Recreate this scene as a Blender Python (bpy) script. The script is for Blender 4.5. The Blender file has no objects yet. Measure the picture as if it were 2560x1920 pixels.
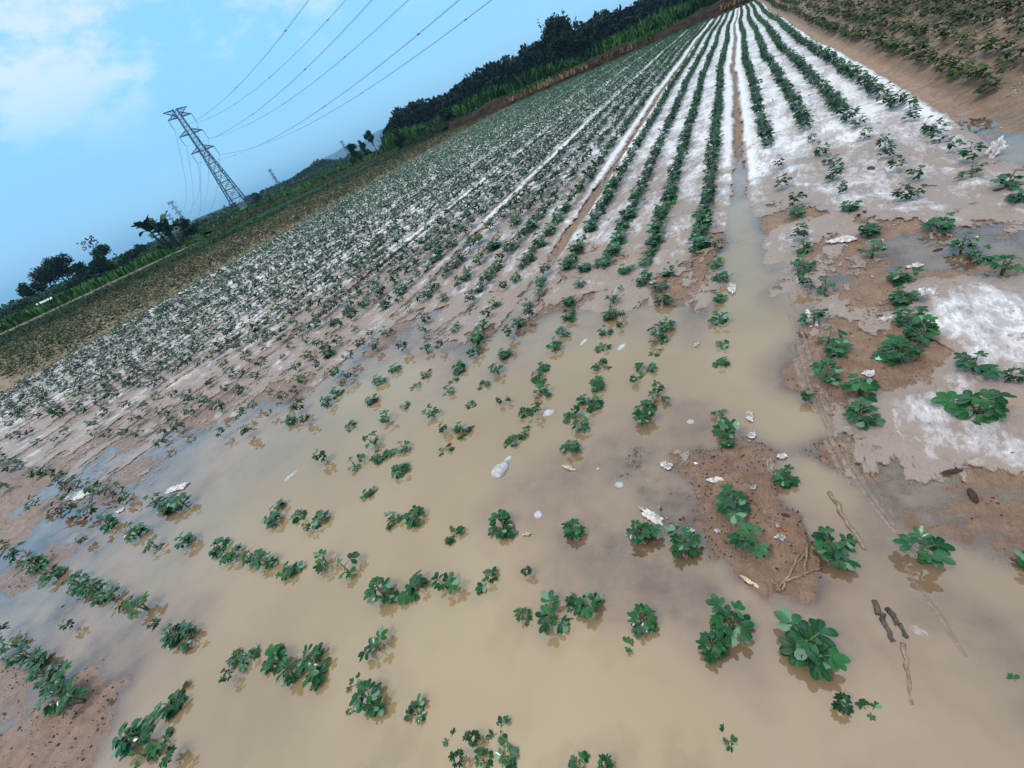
import bpy, math, random
import numpy as np
from math import radians as rad, sin, cos, tan, pi

S = bpy.context.scene
COL = S.collection

# ------------------------------------------------------------------ camera
CAM_H = 1.5
F_PX, ROLL, HOR, VPU = 1035.0, 23.8, 677.2, 969.8          # in pixels of the 2560 px wide photograph
PITCH = math.atan2(HOR, F_PX)
YAW = math.atan2(VPU, F_PX * cos(PITCH) + HOR * sin(PITCH))
cam_data = bpy.data.cameras.new('camera')
cam_data.sensor_width = 36.0
cam_data.lens = F_PX / 2560 * 36.0
cam_data.clip_start = 0.02
cam_data.clip_end = 20000
cam = bpy.data.objects.new('camera', cam_data)
COL.objects.link(cam)
cam.location = (0, 0, CAM_H)


def _yawed(v):
    x, y, z = v
    return np.array([x * cos(YAW) - y * sin(YAW), x * sin(YAW) + y * cos(YAW), z])


_r = rad(ROLL)
_lev_right, _lev_down = np.array([1., 0, 0]), np.array([0, -sin(PITCH), -cos(PITCH)])
_fwd = np.array([0, cos(PITCH), -sin(PITCH)])
# image x axis = cos(r) * u + sin(r) * v ; image down axis = -sin(r) * u + cos(r) * v
_ix = _yawed(cos(_r) * _lev_right + sin(_r) * _lev_down)
_iy = _yawed(-sin(_r) * _lev_right + cos(_r) * _lev_down)
_ff = _yawed(_fwd)
from mathutils import Matrix, Vector
m = Matrix.Identity(4)
for i in range(3):
    m[i][0], m[i][1], m[i][2] = _ix[i], -_iy[i], -_ff[i]
m.translation = (0, 0, CAM_H)
cam.matrix_world = m
S.camera = cam

# ------------------------------------------------------------------ sky, sun, exposure
SUN_EL, SUN_AZ = 60.0, -150.0          # azimuth from +Y towards +X; behind the camera
world = bpy.data.worlds.new('World')
S.world = world
world.use_nodes = True
wt = world.node_tree
wt.nodes.clear()


def wn(t, **k):
    n = wt.nodes.new(t)
    for a, b in k.items():
        setattr(n, a, b)
    return n


wl = wt.links.new
w_out = wn('ShaderNodeOutputWorld')
sky = wn('ShaderNodeTexSky', sky_type='NISHITA', sun_disc=False)
sky.sun_elevation = rad(SUN_EL)
sky.sun_rotation = rad(SUN_AZ)
sky.air_density, sky.dust_density, sky.ozone_density = 1.0, 1.0, 2.0
bg_sky = wn('ShaderNodeBackground')
bg_sky.inputs['Strength'].default_value = 0.06
wl(sky.outputs[0], bg_sky.inputs['Color'])
tc = wn('ShaderNodeTexCoord')
sep = wn('ShaderNodeSeparateXYZ')
wl(tc.outputs['Generated'], sep.inputs[0])
ramp = wn('ShaderNodeValToRGB')
ramp.color_ramp.interpolation = 'EASE'
_els = [(0.0, (0.13, 0.44, 0.84)), (0.10, (0.13, 0.47, 0.89)), (0.24, (0.20, 0.61, 0.97)), (0.42, (0.44, 0.82, 1.02)),
        (0.60, (1.02, 1.10, 1.12)), (1.0, (1.95, 1.85, 1.68))]
cr = ramp.color_ramp
cr.elements[0].position, cr.elements[0].color = _els[0][0], (*_els[0][1], 1)
cr.elements[1].position, cr.elements[1].color = _els[-1][0], (*_els[-1][1], 1)
for p_, c_ in _els[1:-1]:
    e_ = cr.elements.new(p_)
    e_.color = (*c_, 1)
wl(sep.outputs['Z'], ramp.inputs[0])
# paler towards +Y (down the rows), deeper blue towards -X
azm = wn('ShaderNodeMapRange')
azm.inputs['From Min'].default_value, azm.inputs['From Max'].default_value = 0.05, 0.95
wl(sep.outputs['Y'], azm.inputs['Value'])
pale = wn('ShaderNodeMix', data_type='RGBA')
pale.inputs['B'].default_value = (0.26, 0.70, 1.04, 1)
azf = wn('ShaderNodeMath', operation='MULTIPLY')
azf.inputs[1].default_value = 0.55
wl(azm.outputs[0], azf.inputs[0])
wl(azf.outputs[0], pale.inputs['Factor'])
wl(ramp.outputs[0], pale.inputs['A'])
# soft cloud patches
mapn = wn('ShaderNodeMapping')
mapn.inputs['Scale'].default_value = (1.0, 1.0, 2.2)
mapn.inputs['Location'].default_value = (0.35, 0.1, 0.0)
wl(tc.outputs['Generated'], mapn.inputs[0])
cn = wn('ShaderNodeTexNoise')
cn.inputs['Scale'].default_value, cn.inputs['Detail'].default_value, cn.inputs['Roughness'].default_value = 6.5, 6.0, 0.6
wl(mapn.outputs[0], cn.inputs['Vector'])
cm = wn('ShaderNodeMapRange', interpolation_type='SMOOTHSTEP')
cm.inputs['From Min'].default_value, cm.inputs['From Max'].default_value = 0.50, 0.70
cwest = wn('ShaderNodeMath', operation='MULTIPLY_ADD')          # cloud thickens towards -X
cwest.inputs[1].default_value = -0.075
wl(sep.outputs['X'], cwest.inputs[0])
wl(cn.outputs[0], cwest.inputs[2])
wl(cwest.outputs[0], cm.inputs['Value'])
ce = wn('ShaderNodeMapRange', interpolation_type='SMOOTHSTEP')     # clouds only above ~12 degrees
ce.inputs['From Min'].default_value, ce.inputs['From Max'].default_value = 0.12, 0.27
wl(sep.outputs['Z'], ce.inputs['Value'])
cf = wn('ShaderNodeMath', operation='MULTIPLY')
wl(cm.outputs[0], cf.inputs[0])
wl(ce.outputs[0], cf.inputs[1])
cf2 = wn('ShaderNodeMath', operation='MULTIPLY')
cf2.inputs[1].default_value = 0.85
wl(cf.outputs[0], cf2.inputs[0])
cmix = wn('ShaderNodeMix', data_type='RGBA')
cmix.inputs['B'].default_value = (0.78, 0.86, 1.0, 1)
wl(cf2.outputs[0], cmix.inputs['Factor'])
wl(pale.outputs['Result'], cmix.inputs['A'])
bg_cloud = wn('ShaderNodeBackground')
bg_cloud.inputs['Strength'].default_value = 0.80
wl(cmix.outputs['Result'], bg_cloud.inputs['Color'])
addw = wn('ShaderNodeAddShader')
wl(bg_sky.outputs[0], addw.inputs[0])
wl(bg_cloud.outputs[0], addw.inputs[1])
wl(addw.outputs[0], w_out.inputs['Surface'])

sun_data = bpy.data.lights.new('sun', 'SUN')
sun_data.energy = 1.4
sun_data.angle = rad(14)
sun_data.color = (1.0, 0.95, 0.88)
sun = bpy.data.objects.new('sun', sun_data)
COL.objects.link(sun)
sun.rotation_euler = (rad(90 - SUN_EL), 0, rad(180 - SUN_AZ))
sun.location = (0, 0, 60)

S.view_settings.view_transform = 'Standard'
S.view_settings.look = 'None'
S.view_settings.exposure = 0.10
S.view_settings.gamma = 1.0
S.cycles.max_bounces = 6
S.cycles.diffuse_bounces = 3
S.cycles.glossy_bounces = 3
S.cycles.transparent_max_bounces = 12
S.cycles.volume_bounces = 0
S.cycles.sample_clamp_indirect = 6.0
S.cycles.caustics_reflective = False
S.cycles.caustics_refractive = False

rng = np.random.default_rng(7)
random.seed(7)

# ------------------------------------------------------------------ helpers


def mk(name, V, F, mat=None, parent=None, attrs=None, smooth=False, colors=None, link=True):
    """One mesh object from numpy arrays; F is an (n,4) / (n,3) int array or a list of such arrays."""
    me = bpy.data.meshes.new(name)
    Fs = F if isinstance(F, list) else [F]
    Fs = [f for f in Fs if len(f)]
    V = np.asarray(V, np.float32)
    me.vertices.add(len(V))
    me.vertices.foreach_set('co', V.ravel())
    nl = sum(f.size for f in Fs)
    npol = sum(len(f) for f in Fs)
    me.loops.add(nl)
    me.polygons.add(npol)
    me.loops.foreach_set('vertex_index', np.concatenate([f.ravel() for f in Fs]).astype(np.int32))
    starts, off = [], 0
    for f in Fs:
        starts.append(off + np.arange(len(f)) * f.shape[1])
        off += f.size
    me.polygons.foreach_set('loop_start', np.concatenate(starts).astype(np.int32))
    for k, v in (attrs or {}).items():
        a = me.attributes.new(k, 'FLOAT', 'POINT')
        a.data.foreach_set('value', np.asarray(v, np.float32).ravel())
    for k, v in (colors or {}).items():
        a = me.attributes.new(k, 'FLOAT_COLOR', 'POINT')
        v = np.asarray(v, np.float32)
        v4 = np.ones((len(V), 4), np.float32)
        v4[:, :3] = v
        a.data.foreach_set('color', v4.ravel())
    me.update(calc_edges=True)
    me.validate()
    if smooth:
        me.polygons.foreach_set('use_smooth', np.ones(len(me.polygons), bool))
    if mat:
        me.materials.append(mat)
    if not link:
        return me
    o = bpy.data.objects.new(name, me)
    COL.objects.link(o)
    if parent:
        o.parent = parent
    return o


def tag(o, label=None, cat=None, group=None, kind=None):
    if label:
        o['label'] = label
    if cat:
        o['category'] = cat
    if group:
        o['group'] = group
    if kind:
        o['kind'] = kind
    return o


def empty(name, loc=(0, 0, 0), rz=0.0):
    o = bpy.data.objects.new(name, None)
    o.empty_display_size = 0.1
    o.location = loc
    o.rotation_euler = (0, 0, rz)
    COL.objects.link(o)
    return o


def _hash(ix, iy, seed):
    h = (ix.astype(np.int64) * 374761393 + iy.astype(np.int64) * 668265263 + seed * 1442695041) & 0xffffffff
    h = ((h ^ (h >> 13)) * 1274126177) & 0xffffffff
    return ((h ^ (h >> 16)) & 0xffff) / 65535.0


def vnoise(x, y, seed=0):
    ix, iy = np.floor(x), np.floor(y)
    fx, fy = x - ix, y - iy
    fx, fy = fx * fx * (3 - 2 * fx), fy * fy * (3 - 2 * fy)
    a, b = _hash(ix, iy, seed), _hash(ix + 1, iy, seed)
    c, d = _hash(ix, iy + 1, seed), _hash(ix + 1, iy + 1, seed)
    return (a + (b - a) * fx) * (1 - fy) + (c + (d - c) * fx) * fy


def fbm(x, y, oct=4, seed=0, gain=0.5):
    t, a, n = 0.0, 1.0, 0.0
    for i in range(oct):
        t = t + a * vnoise(x * 2 ** i + 17.3 * i, y * 2 ** i - 9.1 * i, seed + i)
        n += a
        a *= gain
    return t / n            # 0..1


class MB:
    """collects boxes, bars, tubes and loose polygons into one mesh"""

    def __init__(s):
        s.V, s.F4, s.F3, s.n = [], [], [], 0

    def add(s, V, F):
        V = np.asarray(V, float)
        F = np.asarray(F, int)
        (s.F4 if F.shape[1] == 4 else s.F3).append(F + s.n)
        s.V.append(V)
        s.n += len(V)

    def tube(s, pts, rad_, sides=6, cap=True):
        pts = np.asarray(pts, float)
        n = len(pts)
        rr = np.broadcast_to(np.asarray(rad_, float), (n,))
        d = np.gradient(pts, axis=0)
        d /= np.linalg.norm(d, axis=1)[:, None] + 1e-9
        ref = np.array([0, 0, 1.0]) if abs(d[:, 2]).mean() < 0.8 else np.array([1.0, 0, 0])
        a = np.cross(d, ref)
        a /= np.linalg.norm(a, axis=1)[:, None] + 1e-9
        b = np.cross(d, a)
        th = np.arange(sides) / sides * 2 * pi
        V = pts[:, None] + rr[:, None, None] * (np.cos(th)[None, :, None] * a[:, None] + np.sin(th)[None, :, None] * b[:, None])
        V = V.reshape(-1, 3)
        i = np.arange(n - 1)[:, None] * sides
        j = np.arange(sides)[None]
        k = (j + 1) % sides
        F = np.stack([i + j, i + k, i + sides + k, i + sides + j], -1).reshape(-1, 4)
        if cap:
            V = np.vstack([V, pts[0], pts[-1]])
            c0, c1 = n * sides, n * sides + 1
            jj, kk = np.arange(sides), (np.arange(sides) + 1) % sides
            T = np.vstack([np.stack([kk, jj, np.full(sides, c0)], -1),
                           np.stack([(n - 1) * sides + jj, (n - 1) * sides + kk, np.full(sides, c1)], -1)])
            base = s.n
            s.V.append(V)
            s.F4.append(F + base)
            s.F3.append(T + base)
            s.n += len(V)
        else:
            s.add(V, F)

    def bar(s, a, b, w):
        s.tube([a, b], w, 4)

    def box(s, c, sz, R=None):
        v = np.array([[x, y, z] for x in (-.5, .5) for y in (-.5, .5) for z in (-.5, .5)]) * np.asarray(sz, float)
        if R is not None:
            v = v @ np.asarray(R).T
        v = v + np.asarray(c, float)
        s.add(v, [[0, 1, 3, 2], [4, 6, 7, 5], [0, 4, 5, 1], [2, 3, 7, 6], [0, 2, 6, 4], [1, 5, 7, 3]])

    def build(s, name, mat, parent=None, smooth=False, attrs=None, link=True):
        F = []
        if s.F4:
            F.append(np.vstack(s.F4))
        if s.F3:
            F.append(np.vstack(s.F3))
        return mk(name, np.vstack(s.V), F, mat, parent, attrs, smooth, link=link)


# ------------------------------------------------------------------ materials


class M:
    def __init__(s, name):
        s.m = bpy.data.materials.new(name)
        s.m.use_nodes = True
        s.t = s.m.node_tree
        s.b = s.t.nodes['Principled BSDF']
        s.out = s.t.nodes['Material Output']

    def n(s, t, **k):
        x = s.t.nodes.new(t)
        for a, b in k.items():
            if a.startswith('i_'):
                x.inputs[a[2:]].default_value = b
            else:
                setattr(x, a, b)
        return x

    def l(s, a, b):
        s.t.links.new(a, b)

    def pos(s):
        if not hasattr(s, '_g'):
            s._g = s.n('ShaderNodeNewGeometry')
        return s._g.outputs['Position']

    def mapped(s, scale, loc=(0, 0, 0), rot=(0, 0, 0), vec=None):
        x = s.n('ShaderNodeMapping')
        x.inputs['Scale'].default_value = scale
        x.inputs['Location'].default_value = loc
        x.inputs['Rotation'].default_value = rot
        s.l(vec if vec is not None else s.pos(), x.inputs[0])
        return x.outputs[0]

    def noise(s, scale, detail=4, rough=0.55, vec=None, dist=0.0):
        x = s.n('ShaderNodeTexNoise')
        x.inputs['Scale'].default_value = scale
        x.inputs['Detail'].default_value = detail
        x.inputs['Roughness'].default_value = rough
        x.inputs['Distortion'].default_value = dist
        s.l(vec if vec is not None else s.pos(), x.inputs['Vector'])
        return x.outputs[0]

    def rng(s, v, a, b, c=0.0, d=1.0, smooth=True):
        x = s.n('ShaderNodeMapRange')
        if smooth:
            x.interpolation_type = 'SMOOTHSTEP'
        x.inputs['From Min'].default_value = a
        x.inputs['From Max'].default_value = b
        x.inputs['To Min'].default_value = c
        x.inputs['To Max'].default_value = d
        s.l(v, x.inputs['Value'])
        return x.outputs[0]

    def math(s, op, a, b=None, clamp=False):
        x = s.n('ShaderNodeMath', operation=op, use_clamp=clamp)
        for i, q in enumerate((a, b)):
            if q is None:
                continue
            if isinstance(q, (int, float)):
                x.inputs[i].default_value = q
            else:
                s.l(q, x.inputs[i])
        return x.outputs[0]

    def mix(s, f, a, b, mode='MIX'):
        x = s.n('ShaderNodeMix', data_type='RGBA', blend_type=mode)
        for k, q in (('Factor', f), ('A', a), ('B', b)):
            if isinstance(q, tuple):
                x.inputs[k].default_value = (*q, 1) if len(q) == 3 else q
            elif isinstance(q, (int, float)):
                x.inputs[k].default_value = q
            else:
                s.l(q, x.inputs[k])
        return x.outputs['Result']

    def attr(s, name):
        x = s.n('ShaderNodeAttribute', attribute_name=name)
        return x

    def bump(s, h, strength=0.5, dist=0.01, nrm=None):
        x = s.n('ShaderNodeBump')
        x.inputs['Strength'].default_value = strength
        x.inputs['Distance'].default_value = dist
        s.l(h, x.inputs['Height'])
        if nrm is not None:
            s.l(nrm, x.inputs['Normal'])
        return x.outputs[0]

    def set(s, **k):
        for a, v in k.items():
            a = {'color': 'Base Color', 'rough': 'Roughness', 'normal': 'Normal', 'spec': 'Specular IOR Level', 'metal': 'Metallic', 'alpha': 'Alpha', 'coat': 'Coat Weight', 'coatr': 'Coat Roughness', 'sub': 'Subsurface Weight'}[a]
            if isinstance(v, tuple):
                s.b.inputs[a].default_value = (*v, 1)
            elif isinstance(v, (int, float)):
                s.b.inputs[a].default_value = v
            else:
                s.l(v, s.b.inputs[a])
        return s


def simple(name, color, rough=0.7, var=0.25, scale=8.0, bump=0.0, spec=0.4, metal=0.0, bscale=None):
    a = M(name)
    nz = a.noise(scale, 5, 0.6)
    dark = tuple(c * (1 - var) for c in color)
    lite = tuple(min(1, c * (1 + var)) for c in color)
    a.set(color=a.mix(a.rng(nz, 0.3, 0.7), dark, lite), rough=rough, spec=spec, metal=metal)
    if bump:
        a.set(normal=a.bump(a.noise(bscale or scale * 3, 4), bump, 0.02))
    return a.m


# soil / terrain
g = M('wet_soil')
col = g.attr('tint').outputs['Color']
n1 = g.noise(1.7, 5, 0.6)
n2 = g.noise(16, 6, 0.65)
n3 = g.noise(95, 3, 0.6)
stripe = g.noise(7.0, 4, 0.6, vec=g.mapped((9.0, 0.55, 1.0), rot=(0, 0, 0.05)))
c1 = g.mix(g.rng(n1, 0.3, 0.72, 0.0, 0.75), col, g.mix(1.0, col, (1.18, 1.12, 1.08), 'MULTIPLY'))
c2 = g.mix(g.rng(n2, 0.36, 0.62, 0.55, 0.0), c1, g.mix(1.0, c1, (0.62, 0.55, 0.5), 'MULTIPLY'))
n4 = g.noise(210, 3, 0.6)
c2 = g.mix(g.rng(n4, 0.58, 0.72, 0.0, 0.6), c2, g.mix(1.0, c2, (0.5, 0.44, 0.4), 'MULTIPLY'))
c3 = g.mix(g.rng(n3, 0.62, 0.76, 0.0, 0.5), c2, g.mix(1.0, c2, (1.45, 1.4, 1.35), 'MULTIPLY'))
c4 = g.mix(g.rng(stripe, 0.55, 0.72, 0.0, 0.35), c3, g.mix(1.0, c3, (0.66, 0.6, 0.56), 'MULTIPLY'))
wet = g.attr('wet').outputs['Fac']
c5 = g.mix(g.math('MULTIPLY', wet, 0.42), c4, g.mix(1.0, c4, (0.55, 0.5, 0.47), 'MULTIPLY'))
rr = g.math('SUBTRACT', g.rng(n2, 0.3, 0.7, 0.95, 0.72), g.math('MULTIPLY', wet, 0.52), clamp=True)
bh = g.math('ADD', g.math('MULTIPLY', n2, 0.8), g.math('ADD', g.math('MULTIPLY', n3, 0.22), g.math('MULTIPLY', stripe, 0.5)))
g.set(color=c5, rough=rr, spec=0.45, normal=g.bump(bh, 1.0, 0.022))
MAT_SOIL = g.m

# turbid flood water: depth attribute turns clear film into opaque silt
w = M('muddy_water')
dep = w.attr('depth').outputs['Fac']                     # metres
dn = w.math('ADD', dep, w.rng(w.noise(5.0, 4, 0.6), 0.2, 0.8, -0.004, 0.004, smooth=False))
k = w.math('MULTIPLY', w.math('MAXIMUM', dn, 0.0), -170.0)
alpha = w.math('SUBTRACT', 1.0, w.math('EXPONENT', k), clamp=True)
edge = w.rng(dn, -0.0045, 0.0015)
alpha = w.math('MAXIMUM', alpha, w.rng(dn, -0.003, 0.007, 0.0, 0.62))
silt = w.mix(w.rng(w.noise(0.9, 3, 0.5), 0.3, 0.7), (0.232, 0.164, 0.080), (0.280, 0.204, 0.106))
silt = w.mix(w.rng(dep, 0.008, 0.03), w.mix(w.rng(w.noise(2.2, 4, 0.6), 0.3, 0.7), (0.215, 0.140, 0.080), (0.272, 0.184, 0.110)), silt)
dif = w.n('ShaderNodeBsdfDiffuse')
w.l(silt, dif.inputs['Color'])
tr = w.n('ShaderNodeBsdfTransparent')
tr.inputs['Color'].default_value = (0.97, 0.95, 0.92, 1)
mx = w.n('ShaderNodeMixShader')
w.l(alpha, mx.inputs[0])
w.l(tr.outputs[0], mx.inputs[1])
w.l(dif.outputs[0], mx.inputs[2])
gl = w.n('ShaderNodeBsdfGlossy')
gl.inputs['Roughness'].default_value = 0.03
gl.inputs['Color'].default_value = (1, 1, 1, 1)
bmp = w.bump(w.noise(6.0, 3, 0.5), 0.05, 0.02)
w.l(bmp, gl.inputs['Normal'])
fr = w.n('ShaderNodeFresnel')
fr.inputs['IOR'].default_value = 1.95
mx2 = w.n('ShaderNodeMixShader')
w.l(w.math('MULTIPLY', fr.outputs[0], edge), mx2.inputs[0])
w.l(mx.outputs[0], mx2.inputs[1])
w.l(gl.outputs[0], mx2.inputs[2])
w.l(mx2.outputs[0], w.out.inputs['Surface'])
MAT_WATER = w.m

# clear plastic mulch: film / grey wet film / mud over film
p = M('mulch_film')
cov = p.attr('cover').outputs['Fac']
big = p.noise(2.4, 5, 0.62, dist=0.6)
fine = p.noise(15, 6, 0.7, vec=p.mapped((1.0, 0.4, 1.0)))
vf = p.noise(60, 4, 0.7)
cr0 = p.noise(11, 6, 0.72, vec=p.mapped((1.0, 0.38, 1.0), rot=(0, 0, 0.25)), dist=0.2)
crk = p.rng(p.math('ABSOLUTE', p.math('SUBTRACT', cr0, 0.5)), 0.0, 0.11, 0.75, 0.2, smooth=False)
low = p.noise(4.2, 4, 0.55, vec=p.mapped((1.0, 0.35, 1.0), (5.1, 2.2, 0)))
mot = p.noise(20, 6, 0.72, vec=p.mapped((1.0, 0.45, 1.0)))
amp_ = p.math('SUBTRACT', 1.3, cov)
msk = p.math('ADD', cov, p.math('MULTIPLY', amp_, p.math('ADD', p.rng(big, 0.2, 0.8, -0.62, 0.62, smooth=False), p.rng(fine, 0.2, 0.8, -0.36, 0.36, smooth=False))))
a_film = p.rng(msk, 0.47, 0.57)
bright = p.math('ADD', p.math('ADD', p.rng(msk, 0.5, 1.05, -0.24, 0.72), p.rng(cov, 0.62, 0.95, -0.34, 0.02, smooth=False)), p.math('ADD', p.rng(crk, 0.3, 0.75, -0.12, 0.24), p.math('ADD', p.rng(mot, 0.35, 0.65, -0.14, 0.14), p.rng(low, 0.32, 0.68, -0.30, 0.30))))
bright = p.math('ADD', bright, p.math('MULTIPLY', p.attr('lift').outputs['Fac'], 0.55))
fc = p.mix(p.rng(bright, 0.0, 0.42), (0.29, 0.225, 0.185), (0.42, 0.385, 0.38))
fc = p.mix(p.rng(bright, 0.38, 1.0), fc, (0.74, 0.72, 0.71))
stain = p.rng(p.noise(5.5, 5, 0.65, vec=p.mapped((1, 1, 1), (3.3, 8.8, 0))), 0.60, 0.67, 0.0, 0.72)
fc = p.mix(stain, fc, (0.345, 0.225, 0.14))
fc = p.mix(p.rng(vf, 0.62, 0.8, 0.0, 0.5), fc, (0.2, 0.14, 0.1))
p.set(color=fc, rough=p.rng(mot, 0.3, 0.7, 0.28, 0.55), spec=0.4,
      normal=p.bump(p.math('ADD', p.math('MULTIPLY', crk, 0.6), p.math('ADD', fine, mot)), 0.8, 0.010), alpha=a_film)
MAT_FILM = p.m

# peanut leaves
lf = M('peanut_leaf')
v = lf.attr('tone').outputs['Fac']
oi = lf.n('ShaderNodeObjectInfo').outputs['Random']
gcol = lf.mix(v, (0.006, 0.036, 0.012), (0.026, 0.128, 0.034))
gcol = lf.mix(lf.rng(oi, 0.0, 1.0, 0.0, 0.35, smooth=False), gcol, (0.008, 0.045, 0.020))
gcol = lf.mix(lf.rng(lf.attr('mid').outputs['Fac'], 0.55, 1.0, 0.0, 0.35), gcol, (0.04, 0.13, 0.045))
gcol = lf.mix(lf.rng(lf.attr('mid').outputs['Fac'], 0.0, 0.22, 0.38, 0.0), gcol, (0.085, 0.20, 0.115))  # pale rim colour paints in the wet highlight along leaflet edges
mud = lf.rng(lf.noise(55, 4, 0.6), 0.64, 0.78, 0.0, 0.28)
gcol = lf.mix(mud, gcol, (0.11, 0.10, 0.06))
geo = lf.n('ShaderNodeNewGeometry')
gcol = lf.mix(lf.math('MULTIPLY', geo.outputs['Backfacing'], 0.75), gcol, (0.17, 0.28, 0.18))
lf.set(color=gcol, rough=lf.rng(lf.noise(30, 3), 0.3, 0.7, 0.14, 0.30), spec=lf.rng(lf.noise(22, 3), 0.42, 0.66, 0.06, 0.62))
MAT_LEAF = lf.m
ll = M('far_peanut_leaf')
v = ll.attr('tone').outputs['Fac']
ll.set(color=ll.mix(v, (0.009, 0.050, 0.021), (0.030, 0.130, 0.052)), rough=0.45, spec=0.25)
MAT_LEAF_FAR = ll.m
lm = M('mid_peanut_leaf')
v = lm.attr('tone').outputs['Fac']
lm.set(color=lm.mix(v, (0.005, 0.028, 0.010), (0.020, 0.090, 0.026)), rough=0.35, spec=0.18)
MAT_LEAF_MID = lm.m
lo = M('dusty_peanut_leaf')
v = lo.attr('tone').outputs['Fac']
lo.set(color=lo.mix(v, (0.016, 0.036, 0.011), (0.062, 0.092, 0.030)), rough=0.6, spec=0.15)
MAT_LEAF_DUSTY = lo.m
MAT_STEM = simple('plant_stem', (0.085, 0.12, 0.05), 0.55, 0.3, 40)
MAT_STONE = simple('pale_stone', (0.47, 0.45, 0.46), 0.42, 0.28, 45, 0.5, 0.5)
MAT_STONE2 = simple('muddy_stone', (0.33, 0.27, 0.23), 0.4, 0.3, 60, 0.4, 0.5)
MAT_SCRAP = simple('torn_film', (0.60, 0.575, 0.56), 0.35, 0.5, 45, 0.6, 0.5)
MAT_SILTFILM = simple('silted_film', (0.225, 0.165, 0.125), 0.35, 0.3, 50, 0.4, 0.5)
MAT_HUSK = simple('pale_husk', (0.62, 0.52, 0.36), 0.5, 0.35, 60, 0.4)
MAT_STRAW = simple('straw', (0.25, 0.18, 0.11), 0.6, 0.35, 50, 0.4)
MAT_ROT = simple('rotten_wood', (0.085, 0.072, 0.050), 0.4, 0.5, 35, 0.8, 0.5)
MAT_CLOD = simple('dark_clod', (0.07, 0.04, 0.028), 0.8, 0.4, 60, 0.8)
MAT_CYAN = simple('turquoise_scrap', (0.22, 0.72, 0.66), 0.4, 0.12, 30, 0.2)
MAT_RUST = simple('orange_flake', (0.32, 0.14, 0.05), 0.5, 0.4, 80, 0.4)


def leafmat(name, a, b, rough=0.6):
    x = M(name)
    x.set(color=x.mix(x.attr('tone').outputs['Fac'], a, b), rough=rough, spec=0.12)
    return x.m


MAT_TREE = leafmat('tree_foliage', (0.007, 0.021, 0.012), (0.024, 0.056, 0.026))
MAT_FOREST = leafmat('forest_foliage', (0.005, 0.013, 0.011), (0.014, 0.031, 0.021))
MAT_HEDGE = leafmat('hedge_foliage', (0.018, 0.045, 0.024), (0.05, 0.10, 0.042))
MAT_GRASS = leafmat('tall_grass', (0.013, 0.045, 0.009), (0.045, 0.125, 0.018))
MAT_DRYGRASS = leafmat('dry_grass', (0.06, 0.035, 0.018), (0.20, 0.13, 0.06))
MAT_BANANA = leafmat('banana_leaf', (0.018, 0.045, 0.026), (0.05, 0.10, 0.05), 0.45)
MAT_BARK = simple('bark', (0.055, 0.045, 0.038), 0.85, 0.35, 6, 0.5)
MAT_STEEL = simple('galvanised_steel', (0.055, 0.065, 0.115), 0.6, 0.15, 2, metal=0.1)
MAT_CABLE = simple('aluminium_cable', (0.24, 0.30, 0.40), 0.5, 0.1, 1, metal=0.3)
MAT_INSUL = simple('glass_insulator', (0.16, 0.18, 0.21), 0.3, 0.1, 4)
MAT_BANK = simple('dark_bank_soil', (0.028, 0.019, 0.013), 0.95, 0.6, 1.6, 0.8, 0.1)
MAT_HILL = simple('wooded_hill', (0.018, 0.034, 0.026), 0.95, 0.4, 0.05, 0.0, 0.1)
MAT_MOUNT = simple('distant_mountain', (0.045, 0.062, 0.07), 0.95, 0.15, 0.004, 0.0, 0.1)
MAT_SHEET = simple('white_roof_sheet', (0.75, 0.76, 0.78), 0.5, 0.1, 3)
MAT_LIGHTFILM = simple('white_film_rows', (0.62, 0.65, 0.68), 0.4, 0.25, 4, 0.6)

# ------------------------------------------------------------------ layout of the field (metres; rows run along +Y)
_CY = [-2, 0, 5, 7.4, 9.5, 12.2, 14, 18, 26, 31, 48.5, 56, 80]
_CX = [-.05, -.08, -.17, -.26, -.34, -.43, -.53, -.64, -.90, -1.04, -1.40, -1.57, -2.2]


def row_x(off, y):
    """x of a line that lies `off` metres to the right of the wet furrow, at depth y; the far rows fan out a little"""
    o = np.asarray(off, float)
    y = np.asarray(y, float)
    fan = np.where(o < 0, 0.0033 * (1 + np.abs(o) / 12.0), 0.0)
    wob = 0.03 * np.sin(y * 0.33 + 0.4) + 0.015 * np.sin(y * 0.9)
    return np.interp(y, _CY, _CX) + o * (1 + fan * (y - 7)) + wob * (y > 9) * np.minimum(1, (y - 9) / 6)


def row_off(x, y):
    o = np.asarray(x, float) - np.interp(y, _CY, _CX)
    for _ in range(3):
        fan = np.where(o < 0, 0.0033 * (1 + np.abs(o) / 12.0), 0.0)
        o = (np.asarray(x, float) - np.interp(y, _CY, _CX)) / (1 + fan * (np.asarray(y, float) - 7))
    return o


PITCH_B = 1.7
ROWS_RIGHT = [0.27, 0.66, 1.0, 1.37]
ROWS_LEFT = [-(PITCH_B * k + d) for k in range(10) for d in (0.27, 0.66, 1.03, 1.42) if PITCH_B * k + d < 15.8]
XEDGE_L, XEDGE_R = -15.9, 1.62


def y_end(x):
    return np.interp(x, [-60, -34, -22, -15, -8, -4, 0, 4, 30], [58, 52, 49.5, 53, 55.5, 57.5, 59, 60, 66])


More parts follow.
